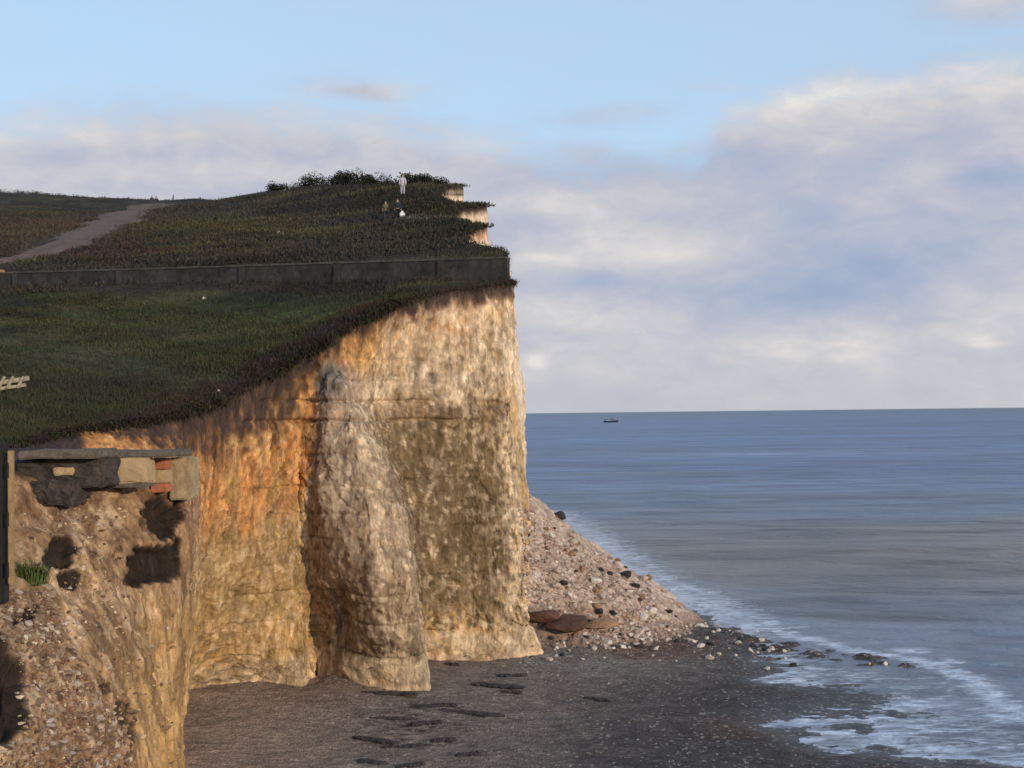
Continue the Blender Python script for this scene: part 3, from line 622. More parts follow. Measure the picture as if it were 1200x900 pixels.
idx = np.nonzero(vis & (dep < 75))[0]; ch = rng.choice(idx, min(26000, len(idx)), replace=False)
jit = np.column_stack([rng.normal(0, .12, (len(ch), 2)), np.zeros(len(ch))])
g1o = blades('clifftop_turf', pl[ch]+jit, plcol[ch]*1.05, .07, .22, 5, .09, M_GR, .018); tag(g1o, 'short rough dark green turf covering the slope above the cliff edge', 'grass', kind='stuff')
idx = np.nonzero(vis & (dep >= 72) & (dep < 215))[0]; ch = rng.choice(idx, min(24000, len(idx)), replace=False)
d_, _t = seg_dist(pl[ch][:, :2], pc[:, :2]); ch = ch[d_ > 1.6+1.2*rng.random(len(ch))]
g2o = blades('hillside_scrub', pl[ch], plcol[ch], .08, .24, 5, .3, M_GR, .06); tag(g2o, 'dull brown grass and low scrub over the hillside beyond the wall', 'scrub', kind='stuff')
# ragged turf and roots hanging over the lip
li = np.nonzero((us > 2.2) & (us < 34))[0]; li = rng.choice(li, 5200); t0 = LIP[li]+rng.normal(0, .10, (len(li), 3))*np.where(us[li] > 14.5, .4, 1.0)[:, None]; t0[:, 1] -= .05
cc = np.where(rng.random((len(li), 1)) < .3, C(.04, .045, .02), C(.035, .026, .02))
n = len(t0)*3; b = np.repeat(t0, 3, 0)+rng.normal(0, .07, (n, 3)); a = rng.normal(0, 1, (n, 3)); a /= np.linalg.norm(a, axis=1)[:, None]
fs = np.repeat(np.where(us[li] > 14.5, .4, 1.0), 3)[:, None]; tip = b+np.column_stack([rng.normal(0.03, .08, n), rng.normal(-.08, .06, n), rng.uniform(-.30, .14, n)])*fs; a *= fs; V = np.stack([b-a*.03, b+a*.03, tip], 1).reshape(-1, 3)
o = mesh_np('overhanging_turf', V, np.arange(len(V)).reshape(-1, 3), M_GR, False, np.repeat(np.repeat(cc, 3, 0), 3, 0)*rng.uniform(.5, 1.4, (len(V), 1))); tag(o, 'ragged dark turf and roots hanging over the cliff lip', 'turf', kind='stuff')

# ------------------------------------------------------------------ rocks
import bmesh
def rock_mesh(name, mat, seed, sub=2, flat=(1, 1, .7), sharp=.35):
    bm = bmesh.new(); bmesh.ops.create_icosphere(bm, subdivisions=sub, radius=1)
    P_ = np.array([v.co[:] for v in bm.verts]); r_ = np.random.default_rng(seed)
    for _ in range(9):                                   # planar cuts give broken faces
        nv = r_.normal(size=3); nv /= np.linalg.norm(nv); c = r_.uniform(.5, .85); d = P_@nv; P_ -= np.maximum(d-c, 0)[:, None]*nv
    P_ += P_*(.12*fbm(P_+seed, (.7, .7, .7), 2))[:, None]
    P_ *= np.array(flat)*r_.uniform(.8, 1.2, 3)
    for v, q in zip(bm.verts, P_): v.co = q
    me = bpy.data.meshes.new(name); bm.to_mesh(me); bm.free(); me.materials.append(mat); return me
MR = {'chalk': simple('chalk_rock', (.46, .37, .31), .3, 1.5, .1), 'white': simple('fresh_chalk_rock', (.62, .57, .50), .2, 1.5, .1),
      'rust': simple('stained_rock', (.27, .16, .10), .35, 1.5, .1), 'dark': simple('weedy_rock', (.035, .032, .032), .4, 1.5, .1), 'brown': simple('brown_hollow_shade', (.10, .052, .036), .5, 1.2, .2), 'tan': simple('tan_flint_rock', (.33, .23, .16), .35, 1.5, .1)}
RM = {k: [rock_mesh('rock', m, 10*i+j) for j in range(6)] for i, (k, m) in enumerate(MR.items())}
def rock_at(loc, r, kind, label, cat='rock', group=None, name='rock', flat=1, sink=.25):
    o = bpy.data.objects.new(name, random.choice(RM[kind])); COL.objects.link(o); o.location = Vector(loc)+Vector((0, 0, r*(.5-sink)*flat))
    o.rotation_euler = (random.uniform(-.4, .4), random.uniform(-.4, .4), random.uniform(0, 6.28)); o.scale = (r*random.uniform(.8, 1.25), r*random.uniform(.8, 1.25), r*random.uniform(.7, 1.1)*flat)
    return tag(o, label, cat, group)
# singular dark boulders on the rock fall (px, py, radius px)
for px, py, rp, kind, label in [
  (656, 607, 8, 'dark', 'dark boulder on the skyline of the rockfall, highest of the dark boulders'),
  (681, 621, 5, 'dark', 'small dark boulder on the skyline of the rockfall just below the highest dark one'),
  (691, 628, 6, 'dark', 'dark boulder on the skyline of the rockfall, third one down from the cliff'),
  (732, 676, 9, 'dark', 'black boulder in the right part of the rockfall beside a white chalk block'),
  (715, 674, 5, 'dark', 'small black stone just left of the black boulder in the right part of the rockfall'),
  (660, 685, 7, 'dark', 'dark stone in the middle of the pale rockfall beneath white chips'),
  (718, 720, 7, 'dark', 'dark stone at the foot of the rockfall beside the long brown slab'),
  (702, 718, 6, 'dark', 'dark flat stone at the rockfall foot left of the dark round stone'),
  (752, 702, 8, 'rust', 'rusty brown boulder low on the right flank of the rockfall'),
  (619, 628, 4, 'dark', 'small black stone high on the rockfall close to the cliff'),
  (745, 688, 8, 'dark', 'dark grey boulder on the right flank of the rockfall below the black boulder')]:
    l, nn_ = hit(bv_all, px, py)
    if l: rock_at(l, rp*l.y/FP, kind, label, 'boulder')
for px, py, rx, rz, kind, label in [(668, 737, 34, 9, 'brown', 'long reddish brown slab standing in for the shadowed hollow at the rockfall foot'), (638, 730, 20, 14, 'brown', 'dark brown block standing in for the shadowed hollow between the headland and the long brown slab'), (703, 738, 26, 9, 'rust', 'tan brown block standing in for the right end of the shadowed hollow')]:  # brown blocks stand in for the shadowed hollow at the foot
    l, _ = hit(bv_all, px, py)
    if l:
        o = rock_at(l, 1, kind, label, 'boulder'); o.scale = (rx*l.y/FP, rx*.8*l.y/FP, rz*l.y/FP*1.3); o.rotation_euler = (.15, 0, .2)
def scatter(n, region, kinds, rmin, rmax, label, group, name='rock', poww=2.2, sink=.3, flat=1):
    c = 0; tries = 0
    while c < n and tries < n*40:
        tries += 1; q = region()
        l, nn_ = hit(bv_all, *q)
        if not l or l.y > 100 or (region is r_talus and l.y < 63.9) or (name == "shore_stone" and nn_.z < .55): continue
        r = (rmin+(rmax-rmin)*random.random()**poww)*l.y/FP; rock_at(l, r, random.choice(kinds), label, 'rock', group, name, flat, sink); c += 1
def r_talus():
    while True:
        x, y = random.uniform(603, 810), random.uniform(583, 752)
        if y > np.interp(x, [603, 660, 720, 800], [590, 616, 662, 728]): return x, y
scatter(70, r_talus, ['chalk', 'chalk', 'chalk', 'white', 'rust'], 3, 7.5, 'broken pinkish chalk rock in the rockfall heaped beside the headland', 'broken rocks in the rockfall')
def r_shore():
    t_ = random.random(); x = 640+t_*(300 if random.random() < .8 else 480); return x, np.interp(x, [640, 800, 900, 1120], [765, 745, 760, 788])+random.gauss(0, 9 if x > 850 else 14)
scatter(110, r_shore, ['white', 'chalk', 'dark', 'white'], 2, 5.5, 'pale or dark stone in the band of rocks along the water edge', 'stones along the water edge', 'shore_stone')
def r_near():
    while True:
        x, y = random.uniform(0, 165), random.uniform(690, 900)
        if x < np.interp(y, [690, 780, 860, 900], [60, 95, 150, 160]) and ((x-6)/34)**2+((y-812)/62)**2 > random.uniform(.7, 1.3): return x, y
scatter(80, r_near, ['chalk', 'tan', 'tan', 'tan', 'rust', 'chalk'], 2.5, 7.5, 'chalk or flint lump in the rubble bank at the near cliff foot', 'lumps in the near rubble bank', 'rubble_lump', sink=.1)
k_ = 0
while k_ < 60:                                          # rocks along the crest and the far flank of the fan
    x_, y_ = random.uniform(-.5, 10), random.uniform(68, 78); l = drop(bv_all, x_, y_, 30)
    if not l or l.z > 7.5 or l.z < .2: continue
    rock_at(l, random.uniform(.10, .30)*random.uniform(.6, 1), random.choice(['chalk', 'chalk', 'rust', 'white', 'dark']), 'broken pinkish chalk rock in the rockfall heaped beside the headland', 'rock', 'broken rocks in the rockfall', sink=.15); k_ += 1
# small rubble as stuff
ico = bmesh.new(); bmesh.ops.create_icosphere(ico, subdivisions=1, radius=1); IV = np.array([v.co[:] for v in ico.verts]); IF = np.array([[v.index for v in f.verts] for f in ico.faces]); ico.free()
def pebbles(name, pts, rad, cols, label, cat, flat=.7):
    n = len(pts); sc = rad[:, None]*rng.uniform(.6, 1.4, (n, 3))*np.array([1, 1, flat]); V = IV[None]*(1+rng.normal(0, .26, (n, len(IV), 1)))*sc[:, None, :]
    a = rng.uniform(0, 6.28, n); ca, sa = np.cos(a)[:, None], np.sin(a)[:, None]
    V = np.stack([V[..., 0]*ca-V[..., 1]*sa, V[..., 0]*sa+V[..., 1]*ca, V[..., 2]], -1)+(pts-np.array([0, 0, .35])*rad[:, None])[:, None]
    Fq = (IF[None]+(np.arange(n)*len(IV))[:, None, None]).reshape(-1, 3)
    o = mesh_np(name, V.reshape(-1, 3), Fq, M_ST, False, np.repeat(cols, len(IV), 0)); return tag(o, label, cat, kind='stuff')
def gather(n, region, maxd=100):
    out = []
    while len(out) < n:
        l, nr_ = hit(bv_all, *region())
        if l and l.y < maxd and (nr_.z > .55 or region.__name__ not in ("r_beach", "r_band")) and not (region is r_talus and l.y < 63.9): out.append(l[:])
    return np.array(out)
def palette(n, cs, var=.3):
    i = rng.integers(0, len(cs), n); return np.array(cs)[i]*rng.uniform(1-var, 1+var, (n, 1))
q = gather(2400, r_talus); pebbles('chalk_rubble', q, (1+3.2*rng.random(len(q))**2.5)*q[:, 1]/FP, palette(len(q), [(.38, .28, .235), (.42, .33, .28), (.30, .205, .165), (.52, .45, .39), (.2, .14, .115), (.34, .25, .21)]), 'small pinkish chalk rubble covering the rockfall slope', 'rubble')
def r_bank():
    while True:
        x, y = random.uniform(20, 205), random.uniform(595, 900)
        if random.random() < .35+.65*(x < 150) and not any(abs(x-a_) < b_ and abs(y-c_) < d_ for a_, b_, c_, d_ in ((188, 30, 606, 32), (178, 36, 662, 30), (68, 20, 650, 24))): return x, y
q = gather(1100, r_bank); pebbles('bank_stones', q, (1+3.2*rng.random(len(q))**2.5)*q[:, 1]/FP, palette(len(q), [(.34, .22, .13), (.42, .31, .2), (.22, .13, .075), (.12, .075, .05), (.48, .38, .27)]), 'small stones and clods bedded in the golden brown face of the near bank', 'stones')
q = gather(1700, r_near); pebbles('cliff_foot_rubble', q, (1.2+4.5*rng.random(len(q))**2.5)*q[:, 1]/FP, palette(len(q), [(.24, .155, .10), (.28, .20, .145), (.17, .095, .06), (.22, .14, .09), (.40, .33, .26), (.12, .078, .055), (.2, .13, .09)]), 'loose brown and white rubble of the near bank', 'rubble')
def r_beach():
    return random.uniform(215, 1000), 740+160*random.random()
def r_band():
    x = 610+530*random.random()**1.5; return x, np.interp(x, [610, 800, 900, 1120], [772, 752, 766, 792])+random.gauss(0, 12)
q = np.vstack([gather(1500, r_beach), gather(4200, r_band)]); q = q[(q[:, 2] < 1.4)]
pebbles('shingle', q, (.8+1.5*rng.random(len(q))**3)*q[:, 1]/FP, palette(len(q), [(.12, .1, .09), (.06, .055, .055), (.2, .17, .15), (.34, .31, .28), (.16, .1, .07), (.05, .045, .045)]), 'dark and pale shingle strewn over the beach', 'shingle', .55)

# ------------------------------------------------------------------ seaweed streaks on the beach
M_WEED = simple('dark_seaweed', (.045, .036, .036), .4, 3, .05, .7)
for k, (px, py, rx, rp) in enumerate([(452, 813, 30, 3), (508, 828, 22, 3.5), (548, 836, 34, 3), (583, 804, 26, 3.2), (500, 848, 16, 3), (462, 843, 22, 2.2), (440, 868, 26, 3), (475, 876, 24, 2.5), (520, 868, 12, 3), (436, 894, 16, 3), (600, 792, 16, 3), (548, 885, 12, 2.5), (530, 779, 8, 2), (568, 838, 20, 2), (480, 898, 14, 3), (600, 812, 12, 2), (700, 820, 14, 2.5)]):
    l, _ = hit(bv_all, px, py)
    if not l: continue
    s = l.y/FP; bm = bmesh.new()
    for j in range(12):
        fx_ = (j-5.5)/6; r1 = bmesh.ops.create_icosphere(bm, subdivisions=2, radius=1)['verts']; Q = np.array([v.co[:] for v in r1])
        Q *= (1+.9*fbm(Q+k*3.1+j, (.5, .5, .9), 3))[:, None]; wj = rx*s*random.uniform(.20, .40); Q *= np.array([wj, rp*s*2.4*random.uniform(.5, 1.1), .07])
        Q += np.array([fx_*rx*s, random.uniform(-.7, .7)*rp*s+fx_*rx*s*.5*math.sin(k*1.9), 0])
        for v, qq in zip(r1, Q): v.co = qq
    me = bpy.data.meshes.new('seaweed_clump'); bm.to_mesh(me); bm.free(); me.materials.append(M_WEED); o = bpy.data.objects.new('seaweed_clump', me); COL.objects.link(o)
    o.location = l+Vector((0, 0, .02)); o.rotation_euler = (0, 0, -.12); tag(o, 'low streak of black seaweed and drift lying on the beach below the headland', 'seaweed', 'seaweed streaks on the beach')

# ------------------------------------------------------------------ box helper
def bevel_box(name, c, size, mat, parent=None, rz=0, bev=.02, jit=0.0, sub=0, rot=None):
    bm = bmesh.new(); bmesh.ops.create_cube(bm, size=1); bmesh.ops.scale(bm, vec=size, verts=bm.verts)
    if sub: bmesh.ops.subdivide_edges(bm, edges=bm.edges, cuts=sub, use_grid_fill=True)
    if bev: bmesh.ops.bevel(bm, geom=[e for e in bm.edges if e.calc_face_angle(0) > .5], offset=bev, segments=2, affect='EDGES')
    if jit:
        Q = np.array([v.co[:] for v in bm.verts]); dd = np.stack([fbm(Q+random.random()*50, (.25, .25, .25), 3) for _ in range(3)], 1)*jit
        for v, q in zip(bm.verts, Q+dd): v.co = q
    me = bpy.data.meshes.new(name); bm.to_mesh(me); bm.free(); me.materials.append(mat); o = bpy.data.objects.new(name, me); COL.objects.link(o)
    o.location = c; o.rotation_euler = rot or (0, 0, rz)
    if parent: o.parent = parent; o.location = Vector(c)-parent.location
    return o
# ------------------------------------------------------------------ ruined masonry in the near bank
M_TAN = simple('tan_stone', (.42, .30, .17), .22, 3, .03); M_BRICK = simple('red_brick', (.40, .15, .08), .25, 5, .02); M_GB = simple('grey_render_block', (.34, .25, .15), .35, 3, .03)
M_SLAB = simple('grey_slab', (.12, .10, .08), .5, 3, .05); M_FL = simple('dark_flint_masonry', (.055, .046, .040), .6, 2.5, .08)
dm = 37.3
ruin = empty('ruined_wall', tuple(P(120, 570, dm))); tag(ruin, 'broken stub of old masonry wall with tan blocks and grey slab jutting from the near bank', 'ruined wall')
def pbox(name, x0, y0, x1, y1, d, th, mat, label=None, jit=.03, bev=.03, sub=5):
    a = P(x0, (y0+y1)/2, d); b = P(x1, (y0+y1)/2, d); c = P((x0+x1)/2, (y0+y1)/2, d); hgt = (y1-y0)*d/FP
    o = bevel_box(name, (c[0], c[1]+th/2, c[2]), (abs(b[0]-a[0]), th, hgt), mat, ruin, 0, bev, jit, sub)
    if label: o['label'] = label
    return o
def dd_(px): return np.interp(px, [0, 60, 120, 200, 225], [33.6, 34.9, 36.6, 39.6, 40.6])-.45
pbox('coping_slab', 20, 528, 112, 538, dd_(60)-.15, 2.0, M_SLAB, 'thin grey slab', .05); pbox('coping_slab', 112, 529, 205, 536, dd_(160)-.12, 2.0, M_SLAB, None, .05)
pbox('flint_core', 18, 538, 120, 572, dd_(70)+.1, 1.6, M_FL, 'dark flint rubble core', .14, .04, 9)
pbox('flint_core', 14, 565, 86, 594, dd_(50)+.15, 1.4, M_FL, 'dark earth and flint footing', .2, .05, 9)
pbox('stone_block', 118, 537.5, 171, 567, dd_(145)-.1, 1.0, M_TAN, 'large smooth tan block', .03, .06, 6)
pbox('brick', 174, 537.5, 195, 550, dd_(185)-.08, .6, M_BRICK, 'orange red brick', .02); pbox('stone_block', 175, 551, 196, 566, dd_(185)-.06, .6, M_TAN, 'small tan block', .02)
pbox('render_block', 197, 536.5, 223, 586, dd_(210)-.12, 1.1, M_GB, 'tall grey tan block', .04, .05, 6); pbox('brick', 176, 567, 196, 577, dd_(186)-.02, .6, M_BRICK, 'dull red brick', .03)
pbox('stone_block', 62, 548, 86, 557, dd_(72)-.05, .3, M_TAN, None, .04); pbox('coping_slab', 88, 568, 170, 572, dd_(130)-.1, 1.0, M_SLAB, None, .05)

# ------------------------------------------------------------------ near timber post
M_WOOD = simple('dark_timber', (.022, .019, .017), .35, 3, .02, .8); M_BAT = simple('weathered_batten', (.30, .20, .10), .3, 4, .02)
pd = 29.4; b0 = P(4, 692, pd); post = empty('timber_post', (b0[0], b0[1], b0[2]-.3)); tag(post, 'tall dark timber post with a pale slotted batten at the left edge', 'post')
hh = P(0, 520, pd)[2]-b0[2]+.3
c = P(-9, 600, pd); bevel_box('post_body', (c[0], pd+.2, b0[2]-.3+hh/2), (.46, .34, hh), M_WOOD, post, 0, .02, .01, 3)
c = P(13.5, 600, pd); bevel_box('batten', (c[0], pd-.02, b0[2]+.1+(hh-.5)/2), (.11, .12, hh-.6), M_BAT, post, 0, .012, .008, 5)
for py in (551, 608, 667):
    q = P(11, py, pd); bevel_box('slot', (q[0], pd-.1, q[2]), (.042, .06, .32), M_WOOD, post, 0, .008)

# green tuft by the post and small weeds
M_GT = simple('bright_grass', (.075, .105, .03), .4, 5, .01)
def tuft(px, py, w_px, h_px, n, label, mat=M_GT, name='grass_tuft', cat='grass tuft', group=None):
    l, _ = hit(bv_all, px, py)
    if not l: return
    s = l.y/FP; V = []; Fq = []
    for k in range(n):
        a = random.uniform(0, 6.28); r = random.random()**.6*w_px*s*.5; b = np.array([r*math.cos(a), r*math.sin(a)*.5-.05, -.03]); h = h_px*s*random.uniform(.5, 1.05)
        d = np.array([math.cos(a)*.5+random.gauss(0, .3), math.sin(a)*.5-.2, 0])*h; w = np.array([-math.sin(a), math.cos(a), 0])*.014
        p0 = len(V); V += [b-w, b+w, b+d*.4+w*.8+(0, 0, h*.7), b+d*.4-w*.8+(0, 0, h*.7), b+d+(0, 0, h*random.uniform(.6, .95))]; Fq += [[p0, p0+1, p0+2, p0+3], [p0+3, p0+2, p0+4, p0+4]]
    me = bpy.data.meshes.new(name); me.from_pydata([tuple(v) for v in V], [], [f if f[2] != f[3] else f[:3] for f in Fq]); me.materials.append(mat); o = bpy.data.objects.new(name, me); COL.objects.link(o); o.location = l
    tag(o, label, cat, group)
tuft(37, 683, 40, 34, 260, 'bright green grass tuft growing beside the foot of the timber post')

# ------------------------------------------------------------------ small things on the top
M_PW = simple('pale_weathered_wood', (.36, .31, .22), .3, 3, .02)
l, _ = hit(bv_top, 10, 458)
fx = empty('broken_fence_rail', l); tag(fx, 'pale broken fence rails lying in the grass at the left edge', 'fence')
s = l.y/FP
for i, (ax, ay, bx_, by_, th) in enumerate([(-20, 452, 34, 443, 5), (-20, 459, 30, 451, 4)]):
    a = Vector(P(ax, ay, l.y-.1*i)); b = Vector(P(bx_, by_, l.y-.1*i)); mid_ = (a+b)/2; d = b-a
    o = bevel_box('rail', mid_, (d.length, th*s, th*s), M_PW, fx, 0, .015, .03, 4); o.rotation_euler = (0, -math.atan2(d.z, d.x), 0)
for ax in (2, 12, 24): 
    a = P(ax, 448, l.y-.15); o = bevel_box('picket', a, (3*s, 3*s, 15*s), M_PW, fx, 0, .01, .01, 1); o.rotation_euler = (0, .5, 0)
l, _ = hit(bv_top, 3, 330); M_OR = simple('orange_clay', (.42, .22, .10), .2, 3, .02)
kb = bevel_box('clay_block', l+Vector((-.2, -.3, .2)), (.95, .5, .6), M_OR, None, .1, .05, .12, 4); kb.rotation_euler = (0, -.35, 0); tag(kb, 'orange brown block against the wall at the left edge', 'block')
for px, py, rp, label in [(239, 350, 3, 'small pale stone alone on the green slope below the wall'), (328, 273, 3, 'tiny white marker stone on the hillside above the wall'), (148, 469, 3, 'pale flint on the dark bank above the ruined wall'), (245, 478, 3, 'pale flint at the edge of the dark earth bank above the orange soil'), (256, 459, 3.2, 'pale flint higher on the dark earth bank, right of the other flints')]:
    l, _ = hit(bv_all, px, py)
    if l: rock_at(l, rp*l.y/FP, 'white', label, 'stone', name='stone')
l, _ = hit(bv_top, 203, 231); l = drop(bv_top, P(203, 229, 188)[0], 188)
pole = empty('marker_pole', l); tag(pole, 'thin pole standing alone on the far skyline right of two walkers', 'pole')
bevel_box('shaft', l+Vector((0, 0, .7)), (.12, .12, 1.9), M_WOOD, pole, 0, .02); bevel_box('collar', l+Vector((0, 0, .35)), (.3, .2, .25), M_WOOD, pole, 0, .03)

# ------------------------------------------------------------------ bushes
def bush(px, py, d, h, w, nleaf, label, group=None):
    x = P(px, py, d)[0]; l = drop(bv_top, x, d)
    if not l: return
    h *= .72; w *= 1.35; nleaf = int(nleaf*1.4); root = empty('bush', l); V = []; Fq = []
    for k in range(11):
        a = k*2.4; p_ = np.array([0, 0, -.2]); q_ = np.array([math.cos(a)*w*.35, math.sin(a)*w*.3, h*random.uniform(.5, .85)]); sd_ = np.array([-math.sin(a), math.cos(a), 0])*.035; up = np.array([0.03, .03, 0]); b0 = len(V)
        V += [p_-sd_, p_+sd_, p_+up, q_-sd_*.3, q_+sd_*.3, q_+up*.3]; Fq += [[b0, b0+1, b0+4, b0+3], [b0+1, b0+2, b0+5, b0+4], [b0+2, b0, b0+3, b0+5]]
    mesh_np('stems', V, Fq, M_WOOD, False, parent=root)
    cl = [(random.uniform(-.4, .4)*w, random.uniform(-.3, .3)*w, h*random.uniform(.15, .7), random.uniform(.16, .28)*w) for _ in range(9)]
    c_ = np.array([cl[i] for i in rng.integers(0, 9, nleaf)]); dr = rng.normal(0, 1, (nleaf, 3)); dr /= np.linalg.norm(dr, axis=1)[:, None]
    cen = c_[:, :3]+dr*(c_[:, 3]*rng.random(nleaf)**.4)[:, None]*[1, 1, .8]; cen[:, 2] = np.abs(cen[:, 2])
    a = rng.normal(0, 1, (nleaf, 3)); a /= np.linalg.norm(a, axis=1)[:, None]; b = np.cross(a, rng.normal(0, 1, (nleaf, 3))); b /= np.linalg.norm(b, axis=1)[:, None]; s_ = rng.uniform(.05, .12, (nleaf, 1))
    V = np.stack([cen-a*s_, cen-b*s_*.6, cen+a*s_, cen+b*s_*.6], 1).reshape(-1, 3); cc = np.repeat(np.array([[.03, .033, .022]])*rng.uniform(.5, 1.6, (nleaf, 1)), 4, 0)
    mesh_np('foliage', V, np.arange(len(V)).reshape(-1, 4), M_GR, False, cc, root); tag(root, label, 'bush', group)
for a in [(322, 221, 154, .9, 2.2, 900, 'low dark bush on the skyline, leftmost of the ridge bushes'),
          (348, 216, 147, 1.1, 2.8, 1000, 'low spreading bush on the skyline, second from the left along the ridge'),
          (375, 214, 141, 1.0, 3.2, 1300, 'broad dark bush on the skyline in the middle of the ridge bushes'),
          (398, 214, 136, 1.1, 3.0, 1300, 'dark bush on the skyline just left of the tallest ridge bush'),
          (418, 214, 131, 1.5, 2.6, 1500, 'tallest windblown bush on the skyline left of the pale figure'),
          (441, 216, 127, .8, 2.6, 800, 'very low bush on the skyline between the tallest bush and the pale figure'),
          (489, 214, 120, .8, 2.4, 1100, 'low dark bush on the skyline just right of the pale figure'),
          (503, 214, 120, .8, 2.0, 900, 'small dark bush on the skyline nearest the cliff edge')]: bush(*a)
for px in range(-10, 112, 9):
    bush(px+random.uniform(-3, 3), 230, 199-.0*px+random.uniform(-3, 3), random.uniform(.5, 1.1), random.uniform(1.8, 3), 450, 'low dark scrub bush on the far left skyline', 'scrub bushes on the far left skyline')

# ------------------------------------------------------------------ people
def skin_mat(n, c): return simple(n, c, .12, 6, .005, .8)
M_SK = skin_mat('skin', (.45, .28, .2))
def person(loc, h, face, label, top, legs, hair, pose='walk', group=None, bag=None):
    root = empty('person', loc, face); tag(root, label, 'person', group); k = h/1.75
    J = {'pel': (0, 0, .95), 'wai': (0, 0, 1.1), 'che': (0, .01, 1.32), 'nek': (0, 0, 1.48), 'hd': (0, -.01, 1.60), 'hd2': (0, -.02, 1.70),
         'hl': (-.10, 0, .90), 'kl': (-.11, -.12 if pose == 'walk' else -.02, .50), 'al': (-.11, -.05 if pose == 'walk' else .02, .09), 'tl': (-.12, -.22 if pose == 'walk' else -.15, .03),
         'hr': (.10, 0, .90), 'kr': (.11, .06, .50), 'ar': (.11, .24 if pose == 'walk' else .02, .10), 'tr': (.12, .10 if pose == 'walk' else -.14, .03),
         'sl': (-.19, 0, 1.42), 'el': (-.26, .05, 1.14), 'wl': (-.25, -.08, .92), 'fl': (-.25, -.12, .82), 'sr': (.19, 0, 1.42), 'er': (.26, -.02, 1.14), 'wr': (.25, -.14, .93), 'fr': (.25, -.18, .84)}
    Rr = {'pel': .15, 'wai': .13, 'che': .155, 'nek': .06, 'hd': .095, 'hd2': .085, 'hl': .10, 'kl': .062, 'al': .042, 'tl': .035, 'hr': .10, 'kr': .062, 'ar': .042, 'tr': .035, 'sl': .065, 'el': .045, 'wl': .03, 'fl': .028, 'sr': .065, 'er': .045, 'wr': .03, 'fr': .028}
    E = [('pel', 'wai'), ('wai', 'che'), ('che', 'nek'), ('nek', 'hd'), ('hd', 'hd2'), ('pel', 'hl'), ('hl', 'kl'), ('kl', 'al'), ('al', 'tl'), ('pel', 'hr'), ('hr', 'kr'), ('kr', 'ar'), ('ar', 'tr'), ('che', 'sl'), ('sl', 'el'), ('el', 'wl'), ('wl', 'fl'), ('che', 'sr'), ('sr', 'er'), ('er', 'wr'), ('wr', 'fr')]
    def skinobj(name, keys, edges, mat, grow, rootk):
        ks = list(keys); me = bpy.data.meshes.new(name); me.from_pydata([tuple(np.array(J[q])*k) for q in ks], [(ks.index(a), ks.index(b)) for a, b in edges], [])
        o = bpy.data.objects.new(name, me); COL.objects.link(o); o.modifiers.new('s', 'SKIN'); sv = me.skin_vertices[0].data
        for i, q in enumerate(ks): r_ = (Rr[q]+grow)*k; sv[i].radius = (r_, r_*(.72 if q in ('pel', 'wai', 'che') else 1)); sv[i].use_root = (q == rootk)
        sb = o.modifiers.new('d', 'SUBSURF'); sb.levels = 2; sb.render_levels = 2
        dg = bpy.context.evaluated_depsgraph_get(); m2 = bpy.data.meshes.new_from_object(o.evaluated_get(dg)); o.modifiers.clear(); o.data = m2; m2.materials.clear(); m2.materials.append(mat)
        for p_ in m2.polygons: p_.use_smooth = True
        o.parent = root; return o
    body = skinobj('body', J.keys(), E, M_SK, 0, 'pel')
    ek = [('pel', 'hl'), ('hl', 'kl'), ('kl', 'al'), ('pel', 'hr'), ('hr', 'kr'), ('kr', 'ar')]; skinobj('trousers', ['pel', 'hl', 'kl', 'al', 'hr', 'kr', 'ar'], ek, legs, .022, 'pel')
    tk = ['pel', 'wai', 'che', 'nek', 'sl', 'el', 'wl', 'sr', 'er', 'wr']; skinobj('coat', tk, [(a, b) for a, b in E if a in tk and b in tk], top, .03, 'pel')
    for f_, t_ in (('al', 'tl'), ('ar', 'tr')): skinobj('shoe', [f_, t_], [(f_, t_)], M_WOOD, .02, f_)
    bm = bmesh.new(); bmesh.ops.create_icosphere(bm, subdivisions=3, radius=.115*k)
    for v in bm.verts:
        if v.co.y < -.03*k and v.co.z < .02*k: v.co.y = -.03*k
        v.co.z *= 1.12
    me = bpy.data.meshes.new('hair'); bm.to_mesh(me); bm.free(); me.materials.append(hair); o = bpy.data.objects.new('hair', me); COL.objects.link(o); o.location = (0, .012*k, 1.67*k); o.parent = root
    return root
def cloth(n, c): return simple(n, c, .15, 5, .01, .85)
c_white = cloth('light_grey_coat', (.45, .43, .46)); c_lg = cloth('pale_trousers', (.40, .38, .40)); c_navy = cloth('navy_coat', (.02, .028, .04)); c_dark = cloth('dark_trousers', (.018, .018, .022)); c_tan = cloth('tan_coat', (.16, .12, .06)); c_gt = cloth('grey_trousers', (.05, .048, .055)); h_dk = cloth('dark_hair', (.03, .02, .015)); h_gr = cloth('grey_hair', (.1, .085, .08))
def ground(px, py):
    return hit(bv_top, px, py)[0]
l = ground(472, 229); person(l, 24.5*l.y/FP, .1, 'standing figure in pale grey clothes, highest of the walkers near the cliff edge', c_white, c_lg, h_gr, 'stand')
l = ground(466, 259); person(l, 26*l.y/FP, .3, 'walker in dark navy coat carrying a white bag near the cliff edge', c_navy, c_dark, h_dk, 'walk')
M_BAG = cloth('white_bag', (.75, .75, .75)); s = l.y/FP
bag = empty('bag', l+Vector((5.5*s, -.1, 7.5*s))); tag(bag, 'white bag held at the side of the walker in navy', 'bag')
bevel_box('bag_body', bag.location, (6*s, .2, 5*s), M_BAG, bag, 0, .05, .03, 3); bevel_box('handle', bag.location+Vector((0, 0, 3.3*s)), (2.2*s, .04, 2*s), M_BAG, bag, 0, .01)
l = ground(452, 259); person(l, 23*l.y/FP, -.2, 'walker in tan coat and grey trousers, left of the one in navy', c_tan, c_gt, h_gr, 'stand')
